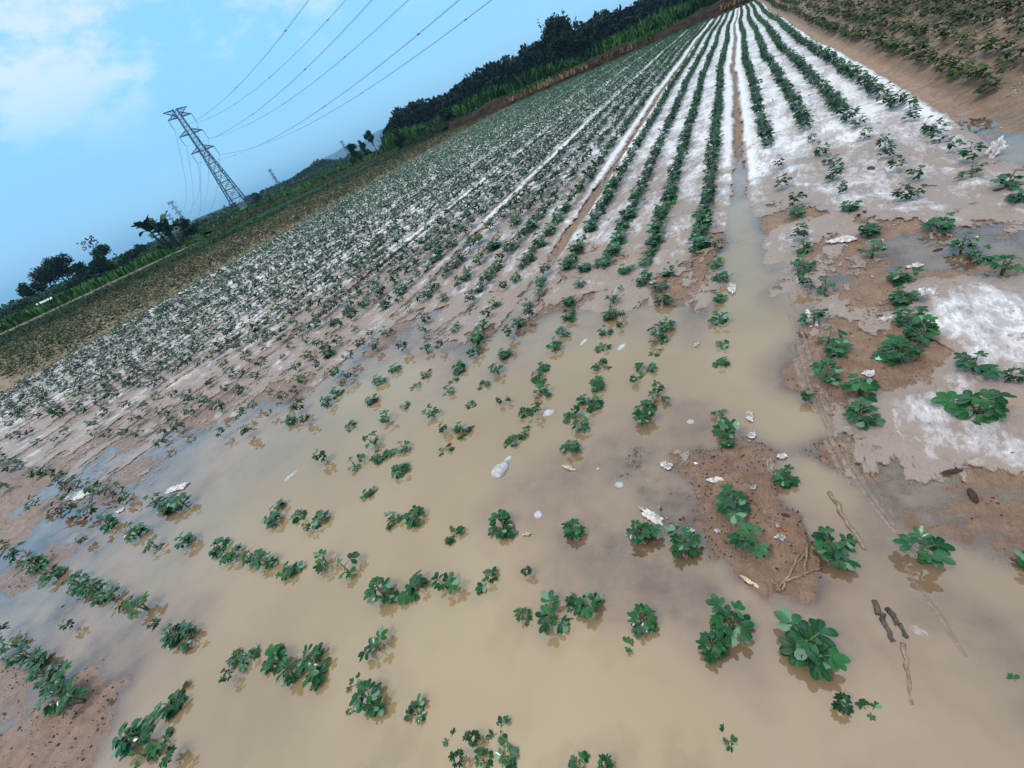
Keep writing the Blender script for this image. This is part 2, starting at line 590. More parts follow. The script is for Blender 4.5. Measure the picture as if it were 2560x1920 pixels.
DEPTH_PTS = np.array([-2.10,0.28,4,-1.44,0.68,5,-1.42,1.12,4,-1.29,1.50,4,-0.98,1.93,3,-0.74,2.16,3,-0.31,1.90,3,0.01,2.31,3,-0.01,3.22,2,-0.02,3.92,1.2,-0.06,4.26,0.5,-0.09,4.59,-0.2,-0.11,3.68,1.1,0.07,3.42,1.3,-0.10,3.17,1.6,0.10,3.00,1.8,-0.01,2.87,2.5,-0.09,2.77,1.9,0.12,2.60,2.2,-2.52,1.00,3,-3.20,0.92,1.5,-2.70,1.70,3,-2.78,0.41,2.5,-3.00,0.06,1.5,-0.94,0.30,5,-0.42,0.33,4,-1.41,-0.00,4,-0.16,0.31,3,0.14,0.42,1.8,0.34,0.58,1.3,0.49,0.85,0.9,0.40,0.90,1,0.28,0.73,1.1,0.15,1.20,1.6,0.20,1.01,1.3,0.09,1.56,2.5,0.51,1.16,-0.1,0.65,1.22,-0.2,0.41,1.21,0.1,-0.06,0.68,0.9,-0.21,0.78,0.5,-0.13,0.95,0,-0.32,1.10,0.35,-0.47,0.88,0.5,-0.72,1.07,0.7,-0.07,1.14,-1,0.06,0.98,-1,-0.08,1.31,-0.4,-0.44,1.24,0.3,-0.29,1.26,-0.3,-0.61,1.06,0.6,-0.79,0.93,1.2,-1.04,0.94,1.2,0.00,0.83,-0.3,-0.21,1.46,0.8,-0.37,1.45,1,0.45,2.52,-0.6,0.40,1.88,-1,0.47,1.58,-1.5,0.70,2.02,-1.5,0.87,2.18,-1.5,0.69,1.48,-1,0.79,3.09,0.4,0.88,2.87,0.7,1.11,3.07,0.3,0.95,3.69,0.1,1.10,3.43,0.1,0.66,3.30,-0.5,0.98,2.58,-0.4,0.71,2.46,-1.5,0.18,2.69,-0.3,0.30,2.27,-0.4,0.27,1.69,-0.4,0.28,1.37,-0.4,-0.17,2.92,-0.6,-0.31,3.59,-1.2,0.18,3.71,-0.8,0.28,3.04,-0.5,0.42,3.26,-0.6,-0.70,3.97,-2,-2.11,4.67,-2,-5.68,6.44,-2,-0.29,10.20,-3,0.38,8.83,-3,1.07,6.07,-2.5,1.13,4.62,-1,-7.41,1.68,-1,-4.89,1.69,-1,-4.53,2.08,-1,-3.86,2.20,-0.5,-3.11,2.02,1,-3.12,2.54,0.2,-2.64,2.71,0.5,-2.44,2.84,0,-1.95,2.92,-0.5,-1.29,2.93,-0.6,-0.72,2.86,-0.2,-0.40,2.85,-0.5,-1.27,2.51,1.5,-0.64,2.41,1.5,-1.49,2.17,2,-8.20,0.73,0,-6.13,0.91,-0.3,-5.91,0.60,0.1,-4.03,0.72,1,-4.03,1.03,1.2,-4.97,0.71,0.3,-5.65,-0.07,-0.5,-5.03,-0.04,0.5,-6.68,0.19,-0.6,-5.93,0.30,0.3,-3.68,-0.11,1.5,-3.90,-0.31,0.6,-4.45,-0.30,-0.3,-3.66,-0.22,-0.1,-2.66,-0.32,1,-2.64,-0.37,-0.6,-2.68,-0.42,-0.6,-2.79,-0.67,-1,-2.55,-0.56,-0.5,-3.15,-0.58,0.3,-2.10,-0.23,2.5,-3.28,-0.28,0.9,-2.77,0.58,3,-3.46,-0.58,0.2,-2.28,-0.26,1.5,1.53,4.30,0.8,1.57,4.94,0.2,1.53,5.73,-1,-6.59,9.88,-3,-9.36,5.65,-3,-12.82,3.28,-2.5,-11.99,1.65,-2,-11.81,1.01,-1,1.35,3.66,-0.3,-4.45,-0.46,0.8,-4.03,-0.44,0.8]).reshape(-1, 3)
COVER_PTS = np.array([-0.29,10.20,0.95,0.74,6.60,0.95,-1.27,12.23,0.9,-6.59,9.88,0.9,-9.36,5.65,0.9,-12.82,3.28,0.85,-0.78,4.60,0.8,-0.66,3.65,0.76,-0.58,3.04,0.6,-1.90,4.06,0.8,-2.67,5.26,0.75,-2.82,3.49,0.76,-3.99,3.12,0.72,-4.05,2.38,0.62,-3.05,2.45,0.25,-2.70,2.81,0.58,-4.78,2.26,0.72,-7.41,1.68,0.75,-7.88,0.93,0.66,-5.20,0.80,0.5,-5.86,0.37,0.45,-3.98,0.61,0.42,-0.17,2.92,0.55,-0.28,3.96,0.75,0.14,2.71,0.55,0.17,3.54,0.75,0.78,4.11,0.85,0.95,3.69,0.72,0.77,3.31,0.58,1.19,3.79,0.7,1.32,4.17,0.72,0.80,2.44,0.88,0.76,2.12,0.9,0.48,1.58,0.92,0.51,1.46,0.75,0.69,1.48,0.75,0.34,1.33,0.62,0.73,1.86,0.88,0.41,1.87,0.15,0.51,2.28,0.55,0.59,2.00,0.1,0.46,2.62,0.4,0.87,2.82,0.32,1.03,2.76,0.25,0.42,1.30,0.25,0.58,1.26,0.03,-1.26,0.85,0,-0.83,1.93,0,-2.18,0.69,0,0.01,1.89,0,-0.33,2.12,0,-0.45,0.45,0,-1.33,0.19,0,0.29,0.80,0,0.49,0.85,0,-0.05,1.56,0.36,-0.34,1.25,0.28,-0.39,0.96,0.33,0.04,1.32,0.36,0.22,2.28,0.4,-0.07,1.06,0.2,-0.01,3.63,0,-0.65,1.21,0.08,-3.68,3.72,0.75,-7.91,3.51,0.85,-0.88,2.83,0.6,-3.55,0.88,0.05,-2.44,1.70,0.08,-1.71,1.96,0.05,-1.30,2.39,0.1,-0.64,2.41,0.05,-5.57,-0.05,0.08,-3.42,-0.19,0,-3.01,-0.53,0,-2.38,-0.32,0,0.81,1.72,0.7,0.94,2.17,0.85,0.14,1.00,0.05,-3.60,1.39,0.12,-4.55,1.22,0.42,-2.04,3.10,0.68,-1.14,3.12,0.7]).reshape(-1, 3)


def idw(px, py, pts):
    out = np.empty(px.shape, np.float32).ravel()
    fx, fy = px.ravel(), py.ravel()
    rq = np.hypot(pts[:, 0], pts[:, 1])
    h2 = ((0.10 + 0.13 * rq) ** 2)[None]
    for i in range(0, fx.size, 40000):
        d2 = (fx[i:i + 40000, None] - pts[None, :, 0]) ** 2 + (fy[i:i + 40000, None] - pts[None, :, 1]) ** 2
        wgt = 1.0 / (d2 / h2 + 0.04) ** 2.2
        out[i:i + 40000] = (wgt * pts[None, :, 2]).sum(1) / wgt.sum(1)
    return out.reshape(px.shape)


def bed_profile(off):
    """shallow furrows between the beds, in metres"""
    k = np.where(off < 0.0, np.mod(-off, PITCH_B), np.abs(off))
    d = np.minimum(k, PITCH_B - k)
    return np.where((off < 0.9) & (off > -16.2), -0.018 * np.exp(-(d / 0.11) ** 2) + 0.010 * np.exp(-((d - 0.2) / 0.09) ** 2), 0.0)


def ground_z(x, y):
    x = np.asarray(x, float)
    y = np.asarray(y, float)
    r = np.hypot(x, y)
    z = np.full(x.shape, 0.03)
    near = (r < 17) & (x > -15)
    if near.any():
        xn, yn = x[near], y[near]
        dcm = idw(xn, yn, DEPTH_PTS)
        zz = -0.01 * dcm
        zz = zz + (fbm(xn * 3.1, yn * 3.1, 3, 5) - 0.5) * 0.016 + (fbm(xn * 14, yn * 14, 3, 9) - 0.5) * 0.009
        # clods stand only where the soil is out of the water
        zz = zz + np.clip(fbm(xn * 34, yn * 34, 2, 21) - 0.47, 0, 1) * 0.042 * np.clip(0.5 - dcm, 0, 1.2)
        t = np.clip((np.hypot(xn, yn) - 11) / 5, 0, 1)
        z[near] = zz * (1 - t) + 0.03 * t
    off = row_off(x, y)
    inside = (y < y_end(x)) & (y > 1.2)
    z = z + np.where(inside, bed_profile(off), 0) * np.clip((y - 1.2) / 1.5, 0, 1)
    # bare field beyond the dirt path stands a little higher, path lower
    rf = np.clip((off - 1.72) / 0.25, 0, 1) * np.clip((y - 4.2) / 1.5, 0, 1)
    rows = 0.03 * np.cos((off - 1.95) / 0.42 * 2 * pi) + 0.05 * (fbm(x * 5, y * 5, 3, 31) - 0.5)
    z = z + rf * (0.06 + rows * np.exp(-r / 60))
    # land beyond
    far = np.clip((r - 70) / 60, 0, 1)
    z = z + far * (fbm(x / 40, y / 40, 3, 3) - 0.5) * 0.8
    # left: low bank edge of the path
    return z


# ------------------------------------------------------------------ the ground: one sheet to the horizon


def axis(lo, hi, c, s0, core, grow):
    a, out = c, [c]
    while a < hi:
        a += s0 + grow * max(0, (a - c) - core)
        out.append(a)
    a, left = c, []
    while a > lo:
        a -= s0 + grow * max(0, (c - a) - core)
        left.append(a)
    return np.array(left[::-1] + out)


gx = axis(-5000, 2500, -0.15, 0.0125, 1.3, 0.0135)
gy = axis(-14.0, 5000, 0.55, 0.0125, 0.6, 0.0125)
X, Y = np.meshgrid(gx, gy)
GZ = ground_z(X, Y)
nx, ny = len(gx), len(gy)
_i = np.arange((nx - 1) * (ny - 1))
_a = (_i // (nx - 1)) * nx + _i % (nx - 1)
GF = np.stack([_a, _a + 1, _a + nx + 1, _a + nx], -1)


def lerp(a, b, t):
    return a + (b - a) * np.asarray(t)[..., None]


def sstep(a, b, v):
    t = np.clip((v - a) / (b - a), 0, 1)
    return t * t * (3 - 2 * t)


OFF = row_off(X, Y)
R_ = np.hypot(X, Y)
AZ = np.degrees(np.arctan2(X, Y))
tint = np.empty(X.shape + (3,), np.float32)
tint[:] = (0.268, 0.172, 0.114)
nl = fbm(X * 0.7, Y * 0.7, 4, 41)
tint = lerp(tint, np.array((0.228, 0.145, 0.098)), sstep(0.35, 0.65, nl))
tint = lerp(tint, np.array((0.25, 0.195, 0.165)), sstep(-1.5, -4.0, X) * 0.6)                  # greyer silt to the left
tint = lerp(tint, np.array((0.195, 0.142, 0.094)), sstep(1.68, 1.82, OFF) * (Y > 3) * 0.85)     # bare field
tint = lerp(tint, np.array((0.285, 0.205, 0.145)), sstep(1.55, 1.62, OFF) * sstep(1.82, 1.7, OFF) * (Y > 4))
lft = (OFF < XEDGE_L - .1) & (Y < y_end(X) + 3)
jit = (fbm(X / 2.2, Y / 2.2, 3, 71) - 0.5) * 2.0
xs = X + jit
tint[lft] = (0.245, 0.182, 0.108)
tint = lerp(tint, np.array((0.16, 0.115, 0.072)), sstep(-30, -33, xs) * sstep(-38, -35.5, xs))
tint = lerp(tint, np.array((0.085, 0.105, 0.045)), sstep(-35.5, -38, xs))
tint = lerp(tint, np.array((0.21, 0.15, 0.10)), sstep(-47.5, -49.5, xs) * (Y < 44))
tint = lerp(tint, np.array((0.125, 0.085, 0.06)), sstep(-54.0, -55.0, xs) * sstep(-57.5, -56.5, xs) * (Y < 40))
grn = np.maximum(sstep(-60, -63, xs), sstep(2.0, 4.0, Y + jit - y_end(X)) * (OFF < 6))
gcol_ = lerp(np.broadcast_to(np.array((0.030, 0.070, 0.018)), tint.shape), np.array((0.060, 0.125, 0.030)), fbm(X / 9, Y / 9, 3, 88))
tint = tint * (1 - grn[..., None]) + gcol_ * grn[..., None]
tint = lerp(tint, np.array((0.035, 0.06, 0.035)), sstep(130, 260, R_))
wetv = np.clip(0.75 - 26 * GZ, 0.0, 1.0)
wetv = np.where((R_ > 15), 0.25, wetv)
wetv = np.where(OFF > 1.75, np.minimum(wetv, 0.35), wetv)
ground = mk('ground', np.stack([X, Y, GZ], -1).reshape(-1, 3), GF, MAT_SOIL, attrs={'wet': wetv}, colors={'tint': tint.reshape(-1, 3)}, smooth=True)
tag(ground, kind='structure')

# ------------------------------------------------------------------ flood water: flat sheet at z = 0, wherever the soil lies lower
fz = GZ.ravel()[GF]
cxy = np.stack([X.ravel()[GF].mean(1), Y.ravel()[GF].mean(1)], -1)
sel = (fz.min(1) < 0.0045) & (np.hypot(cxy[:, 0], cxy[:, 1]) < 16.5)
wf = GF[sel]
used, inv = np.unique(wf.ravel(), return_inverse=True)
WV = np.stack([X.ravel()[used], Y.ravel()[used], np.zeros(len(used))], -1)
water = mk('flood_water', WV, inv.reshape(-1, 4), MAT_WATER, attrs={'depth': -GZ.ravel()[used]}, smooth=True)
tag(water, kind='structure')

# ------------------------------------------------------------------ plastic mulch: one sheet per bed


def film_sheet(o0, o1, y0, label, seed):
    us = np.linspace(0, 1, 46)
    ys = [y0]
    while ys[-1] < 62:
        ys.append(ys[-1] + max(0.028, 0.012 * ys[-1]))
    ys = np.array(ys)
    O, YY = np.meshgrid(o0 + (o1 - o0) * us, ys)
    XX = row_x(O, YY)
    e = y_end(XX) - 0.4
    keep = YY < e
    cover = idw(XX, YY, COVER_PTS)
    cover = cover + (np.clip((YY - 9) / 6, 0, 1)) * (0.97 - cover)
    far_left = np.clip((-O - 6) / 6, 0, 1) * np.clip((YY - 3.0) / 1.5, 0, 1)
    cover = np.maximum(cover, far_left * 0.85)
    d = np.minimum(np.abs(O - o0), np.abs(O - o1))
    lift = np.exp(-((d - .085) / 0.06) ** 2)
    cover = cover + 0.10 * lift * np.clip((YY - 4.0) / 2.0, 0, 1) - np.clip(1 - d / 0.075, 0, 1) * (0.02 + 1.0 * fbm(XX * 2, YY * 1.1, 3, seed + 2)) * np.where(O < 1.5, 1.0, .3)
    cover = np.where(YY > e, 0, cover)
    cr = np.abs(fbm(XX * 9, YY * 4.0, 4, seed) - 0.5) * 2
    fold = np.abs(fbm(XX * 26 + YY * 9, YY * 9, 3, seed + 4) - 0.5) * 2
    amp = np.clip((cover - .35) * 1.6, 0, 1)
    z = ground_z(XX, YY) + 0.0035 + amp * (0.013 * (1 - cr) ** 2 + 0.008 * (1 - fold) ** 2) + 0.022 * lift * np.clip((YY - 3.5) / 3, 0.0, 1) * (0.6 + 0.8 * fbm(XX * 2, YY * 1.3, 2, seed + 9))
    n_u, n_y = len(us), len(ys)
    i = np.arange((n_u - 1) * (n_y - 1))
    a = (i // (n_u - 1)) * n_u + i % (n_u - 1)
    F = np.stack([a, a + 1, a + n_u + 1, a + n_u], -1)
    cf_ = cover.ravel()[F].max(1)
    F = F[(cf_ > 0.04) & keep.ravel()[F].all(1)]
    u_, iv = np.unique(F.ravel(), return_inverse=True)
    V = np.stack([XX, YY, z], -1).reshape(-1, 3)[u_]
    o = mk('mulch_film', V, iv.reshape(-1, 4), MAT_FILM, attrs={'cover': cover.ravel()[u_], 'lift': (lift * np.clip((YY - 3.5) / 3, 0, 1)).ravel()[u_]}, smooth=True)
    tag(o, label, 'plastic sheet', 'plastic mulch sheets over the peanut beds')
    return o


ORD = ['first', 'second', 'third', 'fourth', 'fifth', 'sixth', 'seventh', 'eighth', 'ninth', 'tenth', 'eleventh', 'twelfth', 'thirteenth', 'fourteenth', 'fifteenth',
       'sixteenth', 'seventeenth', 'eighteenth', 'nineteenth', 'twentieth', 'twenty-first', 'twenty-second', 'twenty-third', 'twenty-fourth', 'twenty-fifth', 'twenty-sixth', 'twenty-seventh',
       'twenty-eighth', 'twenty-ninth', 'thirtieth', 'thirty-first', 'thirty-second', 'thirty-third', 'thirty-fourth', 'thirty-fifth', 'thirty-sixth', 'thirty-seventh', 'thirty-eighth', 'thirty-ninth', 'fortieth']
film_sheet(0.022, 1.60, 0.85, 'torn, silted plastic sheet over the bed between wet furrow and dirt path', 100)
for kb in range(10):
    a0, a1 = -(PITCH_B * (kb + 1)) + 0.024, -(PITCH_B * kb) - 0.022
    a0 = max(a0, XEDGE_L + 0.02)
    if kb == 9:
        a0 = XEDGE_L - 0.12
    film_sheet(a0, a1, 0.35 if kb > 1 else 0.8, 'wet white plastic sheet over the %s bed left of the wet furrow' % ORD[kb], 110 + 7 * kb)

# ------------------------------------------------------------------ peanut plants


def leaflet(base, d, nrm, L, W, lod, curl, fold):
    """oval leaflet folded along its midrib; returns V, F(quads)"""
    side = np.cross(nrm, d)
    if lod == 0:
        ts, ws = np.array([0, .16, .4, .66, .88, 1.0]), np.array([.06, .55, .92, 1.0, .68, .10])
    elif lod == 1:
        ts, ws = np.array([0, .55, 1.0]), np.array([.15, 1.0, .35])
    else:
        V = np.array([base, base + d * L * .6 + side * W * .5 + nrm * fold * W * .5, base + d * L - nrm * curl * L, base + d * L * .6 - side * W * .5 + nrm * fold * W * .5])
        return V, np.array([[0, 3, 2, 1]])
    c = base + d * (ts * L)[:, None] - nrm * (curl * L * ts ** 2)[:, None]
    h = (ws * W * .5)[:, None]
    l, r = c + side * h + nrm * h * fold, c - side * h + nrm * h * fold
    V = np.stack([l, c, r], 1).reshape(-1, 3)
    F = []
    for i in range(len(ts) - 1):
        F += [[3 * i + 1, 3 * i + 4, 3 * i + 3, 3 * i], [3 * i + 2, 3 * i + 5, 3 * i + 4, 3 * i + 1]]
    return V, np.array(F)


def unit(v):
    return v / (np.linalg.norm(v) + 1e-9)


def peanut(seed, nleaf, lod, flat=0.0, small=1.0):
    """a young peanut plant about 1 m across (scaled later): arrays for the foliage and the stems"""
    r = np.random.default_rng(seed)
    V, F, T, n = [], [], [], 0
    st = MB()
    stems = []
    nb = max(2, nleaf // 4)
    for b in range(nb):
        a = 2 * pi * b / nb + r.uniform(-.5, .5)
        tip = np.array([cos(a) * r.uniform(.08, .2), sin(a) * r.uniform(.08, .2), r.uniform(.22, .42) * (1 - .5 * flat)])
        if b == 0:
            tip = np.array([r.uniform(-.04, .04), r.uniform(-.04, .04), .48 * (1 - .5 * flat)])
        stems.append(tip)
        if lod < 2:
            st.tube([np.array([0, 0, -.12]), tip * .5 + np.array([0, 0, .03]), tip], [.030, .024, .018], 5 if lod == 0 else 3)
    for i in range(nleaf):
        tip = stems[i % nb]
        t = 1.0 if i < nb else r.uniform(.25, .95)
        o = tip * t
        az = i * 2.399 + r.uniform(-.5, .5)
        inner = i < nb * 0.6
        el = r.uniform(.75, 1.25) if inner else r.uniform(.12, .75)
        el *= (1 - .7 * flat)
        L = (r.uniform(.10, .17) if inner else r.uniform(.14, .28)) * small
        d = np.array([cos(az) * cos(el), sin(az) * cos(el), sin(el)])
        e = o + d * L
        if lod < 2:
            st.tube([o, o + d * L * .5 + np.array([0, 0, .02]), e], [.014, .012, .010], 4 if lod == 0 else 3)
        # leaf plane
        hd = unit(np.array([d[0], d[1], d[2] * .25 - r.uniform(0, .25)]))
        up = unit(np.array([-hd[0] * r.uniform(-.1, .45), -hd[1] * r.uniform(-.1, .45), 1.0]) + r.normal(size=3) * .18)
        up = unit(up - hd * (up @ hd))
        sd = np.cross(up, hd)
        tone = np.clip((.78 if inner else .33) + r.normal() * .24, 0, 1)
        size = (r.uniform(.18, .25) if not inner else r.uniform(.14, .19)) * small
        if lod:
            size *= 1.22
        for kk, (ang, bk) in enumerate(((.42, 0), (-.42, 0), (1.25, .3), (-1.25, .3))):
            ang += r.normal() * .12
            dd = unit(hd * cos(ang) + sd * sin(ang) + up * r.normal() * .08)
            nn = unit(up + sd * sin(ang) * -.12 + r.normal(size=3) * .10)
            nn = unit(nn - dd * (nn @ dd))
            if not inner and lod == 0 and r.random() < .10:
                nn = -nn                                   # a leaflet turned over: its pale underside colour stands in for wet glare
            s_ = size * r.uniform(.88, 1.1) * (1.0 if bk == 0 else .9)
            v_, f_ = leaflet(e - d * L * bk * .35 + dd * .012, dd, nn, s_, s_ * r.uniform(.54, .64), lod, r.uniform(-.02, .22), r.uniform(.05, .38))
            V.append(v_)
            F.append(f_ + n)
            T.append(np.full(len(v_), np.clip(tone + r.normal() * .1, 0, 1)))
            n += len(v_)
    V, F, T = np.vstack(V), np.vstack(F), np.concatenate(T)
    ext = np.percentile(np.hypot(V[:, 0], V[:, 1]), 92) * 2
    V /= ext
    sv = np.vstack(st.V) / ext if st.V else np.zeros((0, 3))
    return V, F, T, sv, st


TPL0 = []
for i in range(16):
    V, F, T, sv, st = peanut(300 + i, [8, 9, 11, 7, 13, 10, 6, 15][i % 8], 0)
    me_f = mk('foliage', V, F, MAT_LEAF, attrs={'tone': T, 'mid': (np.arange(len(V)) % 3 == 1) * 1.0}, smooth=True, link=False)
    st.V = [sv]
    me_s = st.build('stem', MAT_STEM, smooth=True, link=False)
    TPL0.append((me_f, me_s))
TPLF = []                                    # flattened, half drowned plants
for i in range(6):
    V, F, T, sv, st = peanut(340 + i, [6, 8, 5][i % 3], 0, flat=.85)
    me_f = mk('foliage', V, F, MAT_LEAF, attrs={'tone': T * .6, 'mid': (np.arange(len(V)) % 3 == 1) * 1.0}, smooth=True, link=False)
    st.V = [sv]
    TPLF.append((me_f, st.build('stem', MAT_STEM, smooth=True, link=False)))
TPL1 = [peanut(360 + i, [11, 12, 10, 13][i % 4], 1)[:3] for i in range(10)]
TPL2 = [peanut(380 + i, [8, 9, 8, 10][i % 4], 2)[:3] for i in range(8)]


def scatter(name, pts, size, tpls, mat, seed, zlift=0.0, stretch=1.45):
    """many plants as one stuff object"""
    r = np.random.default_rng(seed)
    Vs, Fs, Ts, n = [], [], [], 0
    pick = r.integers(0, len(tpls), len(pts))
    zg = ground_z(pts[:, 0], pts[:, 1])
    for k, (V, F, T) in enumerate(tpls):
        q = np.where(pick == k)[0]
        if not len(q):
            continue
        a = r.uniform(0, 2 * pi, len(q))
        s = size[q]
        ca, sa = np.cos(a)[:, None], np.sin(a)[:, None]
        x = (V[None, :, 0] * ca - V[None, :, 1] * sa) * s[:, None] + pts[q, 0:1]
        y = (V[None, :, 0] * sa + V[None, :, 1] * ca) * s[:, None] + pts[q, 1:2]
        z = V[None, :, 2] * s[:, None] * stretch + np.maximum(zg[q], 0)[:, None] + .012 + zlift
        Vs.append(np.stack([x, y, z], -1).reshape(-1, 3))
        Fs.append((F[None] + (np.arange(len(q)) * len(V))[:, None, None]).reshape(-1, F.shape[1]) + n)
        Ts.append(np.clip(T[None] + r.normal(size=(len(q), 1)) * .15, 0, 1).ravel())
        n += len(q) * len(V)
    return np.vstack(Vs), np.vstack(Fs), np.concatenate(Ts)


MARKED = np.array([-348,-51,14,-367,-51,14,-390,-51,9,-314,-49,13,-329,-49,14,-296,-48,15,-278,-48,18,-268,-45,13,-206,-43,10,-217,-39,18,-202,-37,11,-189,-37,8,-333,-31,7,-211,-28,14,-517,-26,19,-482,-23,20,-445,-21,19,-413,-19,18,-377,-16,14,-362,-15,17,-326,-13,15,-345,-13,17,-304,-11,13,-190,-11,-6,-262,-11,7,-245,-9,15,-287,-8,15,-233,-7,13,-197,-5,10,-189,-2,11,-161,0,14,-125,0,7,-173,1,16,-149,2,11,-78,3,-5,-422,3,9,-118,4,13,-71,5,8,-694,6,17,-85,6,-7,-130,7,-9,-153,8,14,-100,8,-10,-563,8,17,-76,9,5,-65,9,8,-511,11,16,-70,14,-9,-492,16,14,-44,16,8,-37,17,5,-419,18,17,-128,19,13,-336,19,13,-457,21,14,-371,21,17,-539,23,11,-308,27,14,-767,29,25,-720,29,24,-273,30,13,-256,31,13,-827,31,27,-663,32,20,-240,32,13,-225,33,13,-9,33,6,-589,34,15,-205,34,13,-623,35,20,-545,35,19,-501,37,17,-140,37,16,-478,37,15,-433,38,12,-457,42,16,-362,42,18,-169,42,16,-185,42,14,-385,42,17,-126,44,13,-75,46,9,-353,48,14,-37,48,7,-112,48,14,-63,49,16,17,49,-5,22,51,-6,-14,53,10,-248,54,13,-95,55,13,-214,55,6,-59,56,6,-35,56,11,-51,56,11,9,60,21,-231,61,12,-254,62,16,-212,62,12,-79,62,-5,-8,62,16,-800,63,13,-911,65,23,-123,70,-13,-162,71,11,-759,73,12,-149,76,14,-897,77,18,-99,79,15,-1022,81,20,-193,84,10,-67,84,11,-24,86,13,-765,87,15,-40,87,12,-3,89,14,-666,90,12,-624,91,13,-485,91,12,20,93,15,40,95,15,-552,97,13,-594,97,13,-1020,100,23,65,100,11,-700,101,20,-252,101,10,-222,101,16,-180,102,14,-9,104,14,-515,104,13,-205,110,15,-404,111,11,-487,111,14,-368,114,13,-601,116,14,-191,119,12,-938,119,25,-517,119,13,-220,120,15,-159,120,-11,7,121,10,-718,121,18,-819,123,18,-82,127,13,-553,128,14,-118,130,12,-503,132,15,-330,132,13,-168,133,7,-404,133,13,-308,133,10,-257,134,11,-629,135,15,-13,136,7,-155,136,15,-774,137,14,-690,137,16,-113,138,-14,-455,139,14,-367,139,-9,-225,141,15,-460,142,13,-81,143,12,-14,145,12,-333,146,13,-405,147,10,-500,148,16,-537,149,14,-188,149,13,-90,150,10,-50,151,15,-930,152,20,-111,152,-8,-118,153,11,33,154,15,-87,154,-6,-16,155,8,-309,156,13,-221,157,-11,-645,157,14,-558,158,15,67,158,21,-370,159,12,-162,160,-11,-604,160,14,-140,160,-5,-258,160,13,-80,161,12,-135,162,4,-905,163,18,-47,164,-16,-86,165,11,-454,165,14,-400,165,9,17,166,-6,-368,168,-9,-489,168,12,-310,169,13,35,169,14,-115,170,13,-190,171,11,-47,172,7,81,176,7,-795,176,20,-308,177,-7,-82,177,13,-225,178,-12,-162,179,-13,25,179,15,-61,180,6,-547,181,16,72,183,14,-374,183,12,-269,184,14,-122,185,13,-194,186,-11,-311,188,11,-462,189,15,-55,191,-17,-335,193,13,-225,193,-15,51,194,19,-18,194,11,-496,194,13,-159,194,12,-520,195,15,-125,196,13,29,198,13,-194,198,14,-84,198,-16,-265,200,13,-403,202,12,-373,205,-10,62,208,15,-54,208,-9,28,208,12,-476,210,17,-568,212,16,-19,212,10,-162,213,13,-191,213,-8,-335,215,15,-88,216,-12,-124,218,14,-52,220,12,-190,220,12,58,220,16,-409,222,12,-529,224,18,-231,225,-10,-248,226,13,24,226,14,-461,226,10,-381,227,18,-275,228,12,-57,230,11,-385,231,14,-315,232,13,-91,234,11,-51,234,13,-123,235,12,-199,235,16,-168,237,11,-22,237,14,-82,238,6,61,240,15,-343,240,16,-563,241,12,-416,244,14,-469,245,12,-382,246,15,-533,248,12,-201,251,16,-83,251,6,-446,252,12,-92,253,14,-168,254,13,-232,256,15,-273,256,10,-125,257,14,-323,258,16,100,259,15,31,259,12,-349,260,11,-24,262,13,64,262,15,-162,263,11,-57,267,14,22,267,10,-205,268,11,-380,269,11,-518,269,18,-94,273,13,-564,273,12,-281,275,12,-489,276,16,97,278,13,-170,279,15,-132,279,14,-421,282,15,-62,283,14,-24,288,12,-207,289,14,93,289,13,-92,289,5,24,290,14,-469,291,17,57,294,16,-166,298,14,-76,300,15,-325,302,9,-242,303,15,-537,304,14,-60,307,12,-132,308,13,-27,309,13,-571,309,19,-430,311,14,25,314,12,91,319,20,-172,319,16,-289,319,18,-212,320,12,-96,321,16,-353,324,14,59,325,17,-45,333,8,24,334,12,-429,334,15,-27,336,11,-136,338,19,127,340,14,-283,342,13,-507,343,17,-177,344,13,-552,346,17,129,362,17,88,368,10,-432,368,18,55,369,15,82,370,12,25,374,14,120,386,16,24,397,14,95,403,12,55,405,10,126,419,14,89,425,13,52,436,14,17,443,14,123,444,12,89,461,13,56,462,15,122,474,15,52,481,10,91,485,14,16,501,15,123,505,14,50,510,15,84,526,13,119,546,16,46,559,11,85,567,17,123,582,17,44,608,16,5,655,19,118,659,17], float).reshape(-1, 3)
MARKED[:, :2] /= 100.0
drowned = MARKED[:, 2] < 0
marked_s = np.abs(MARKED[:, 2]) / 100.0

# --- every plant position: marked ones near the camera, then along the rows
cand = []          # x, y, size, kind (0 marked, 1 marked drowned, 2 row plant, 3 bare-field plant)
for (x, y, _), s_, dr in zip(MARKED, marked_s, drowned):
    cand.append((x, y, s_ * (0.90 if s_ < .15 else (0.84 if s_ < .2 else .75)), 1 if dr else 0))
mk_xy = MARKED[:, :2]


def y_start(x):
    return np.interp(x, [-16, -9, -7, -6, -5, -4, -3, -1.5, -.2, 0.0, .3, .6, 1.0, 1.4], [.7, 1.0, 1.7, 2.6, 2.7, 3.0, 3.2, 3.3, 3.3, 5.6, 6.3, 5.9, 5.5, 6.4])


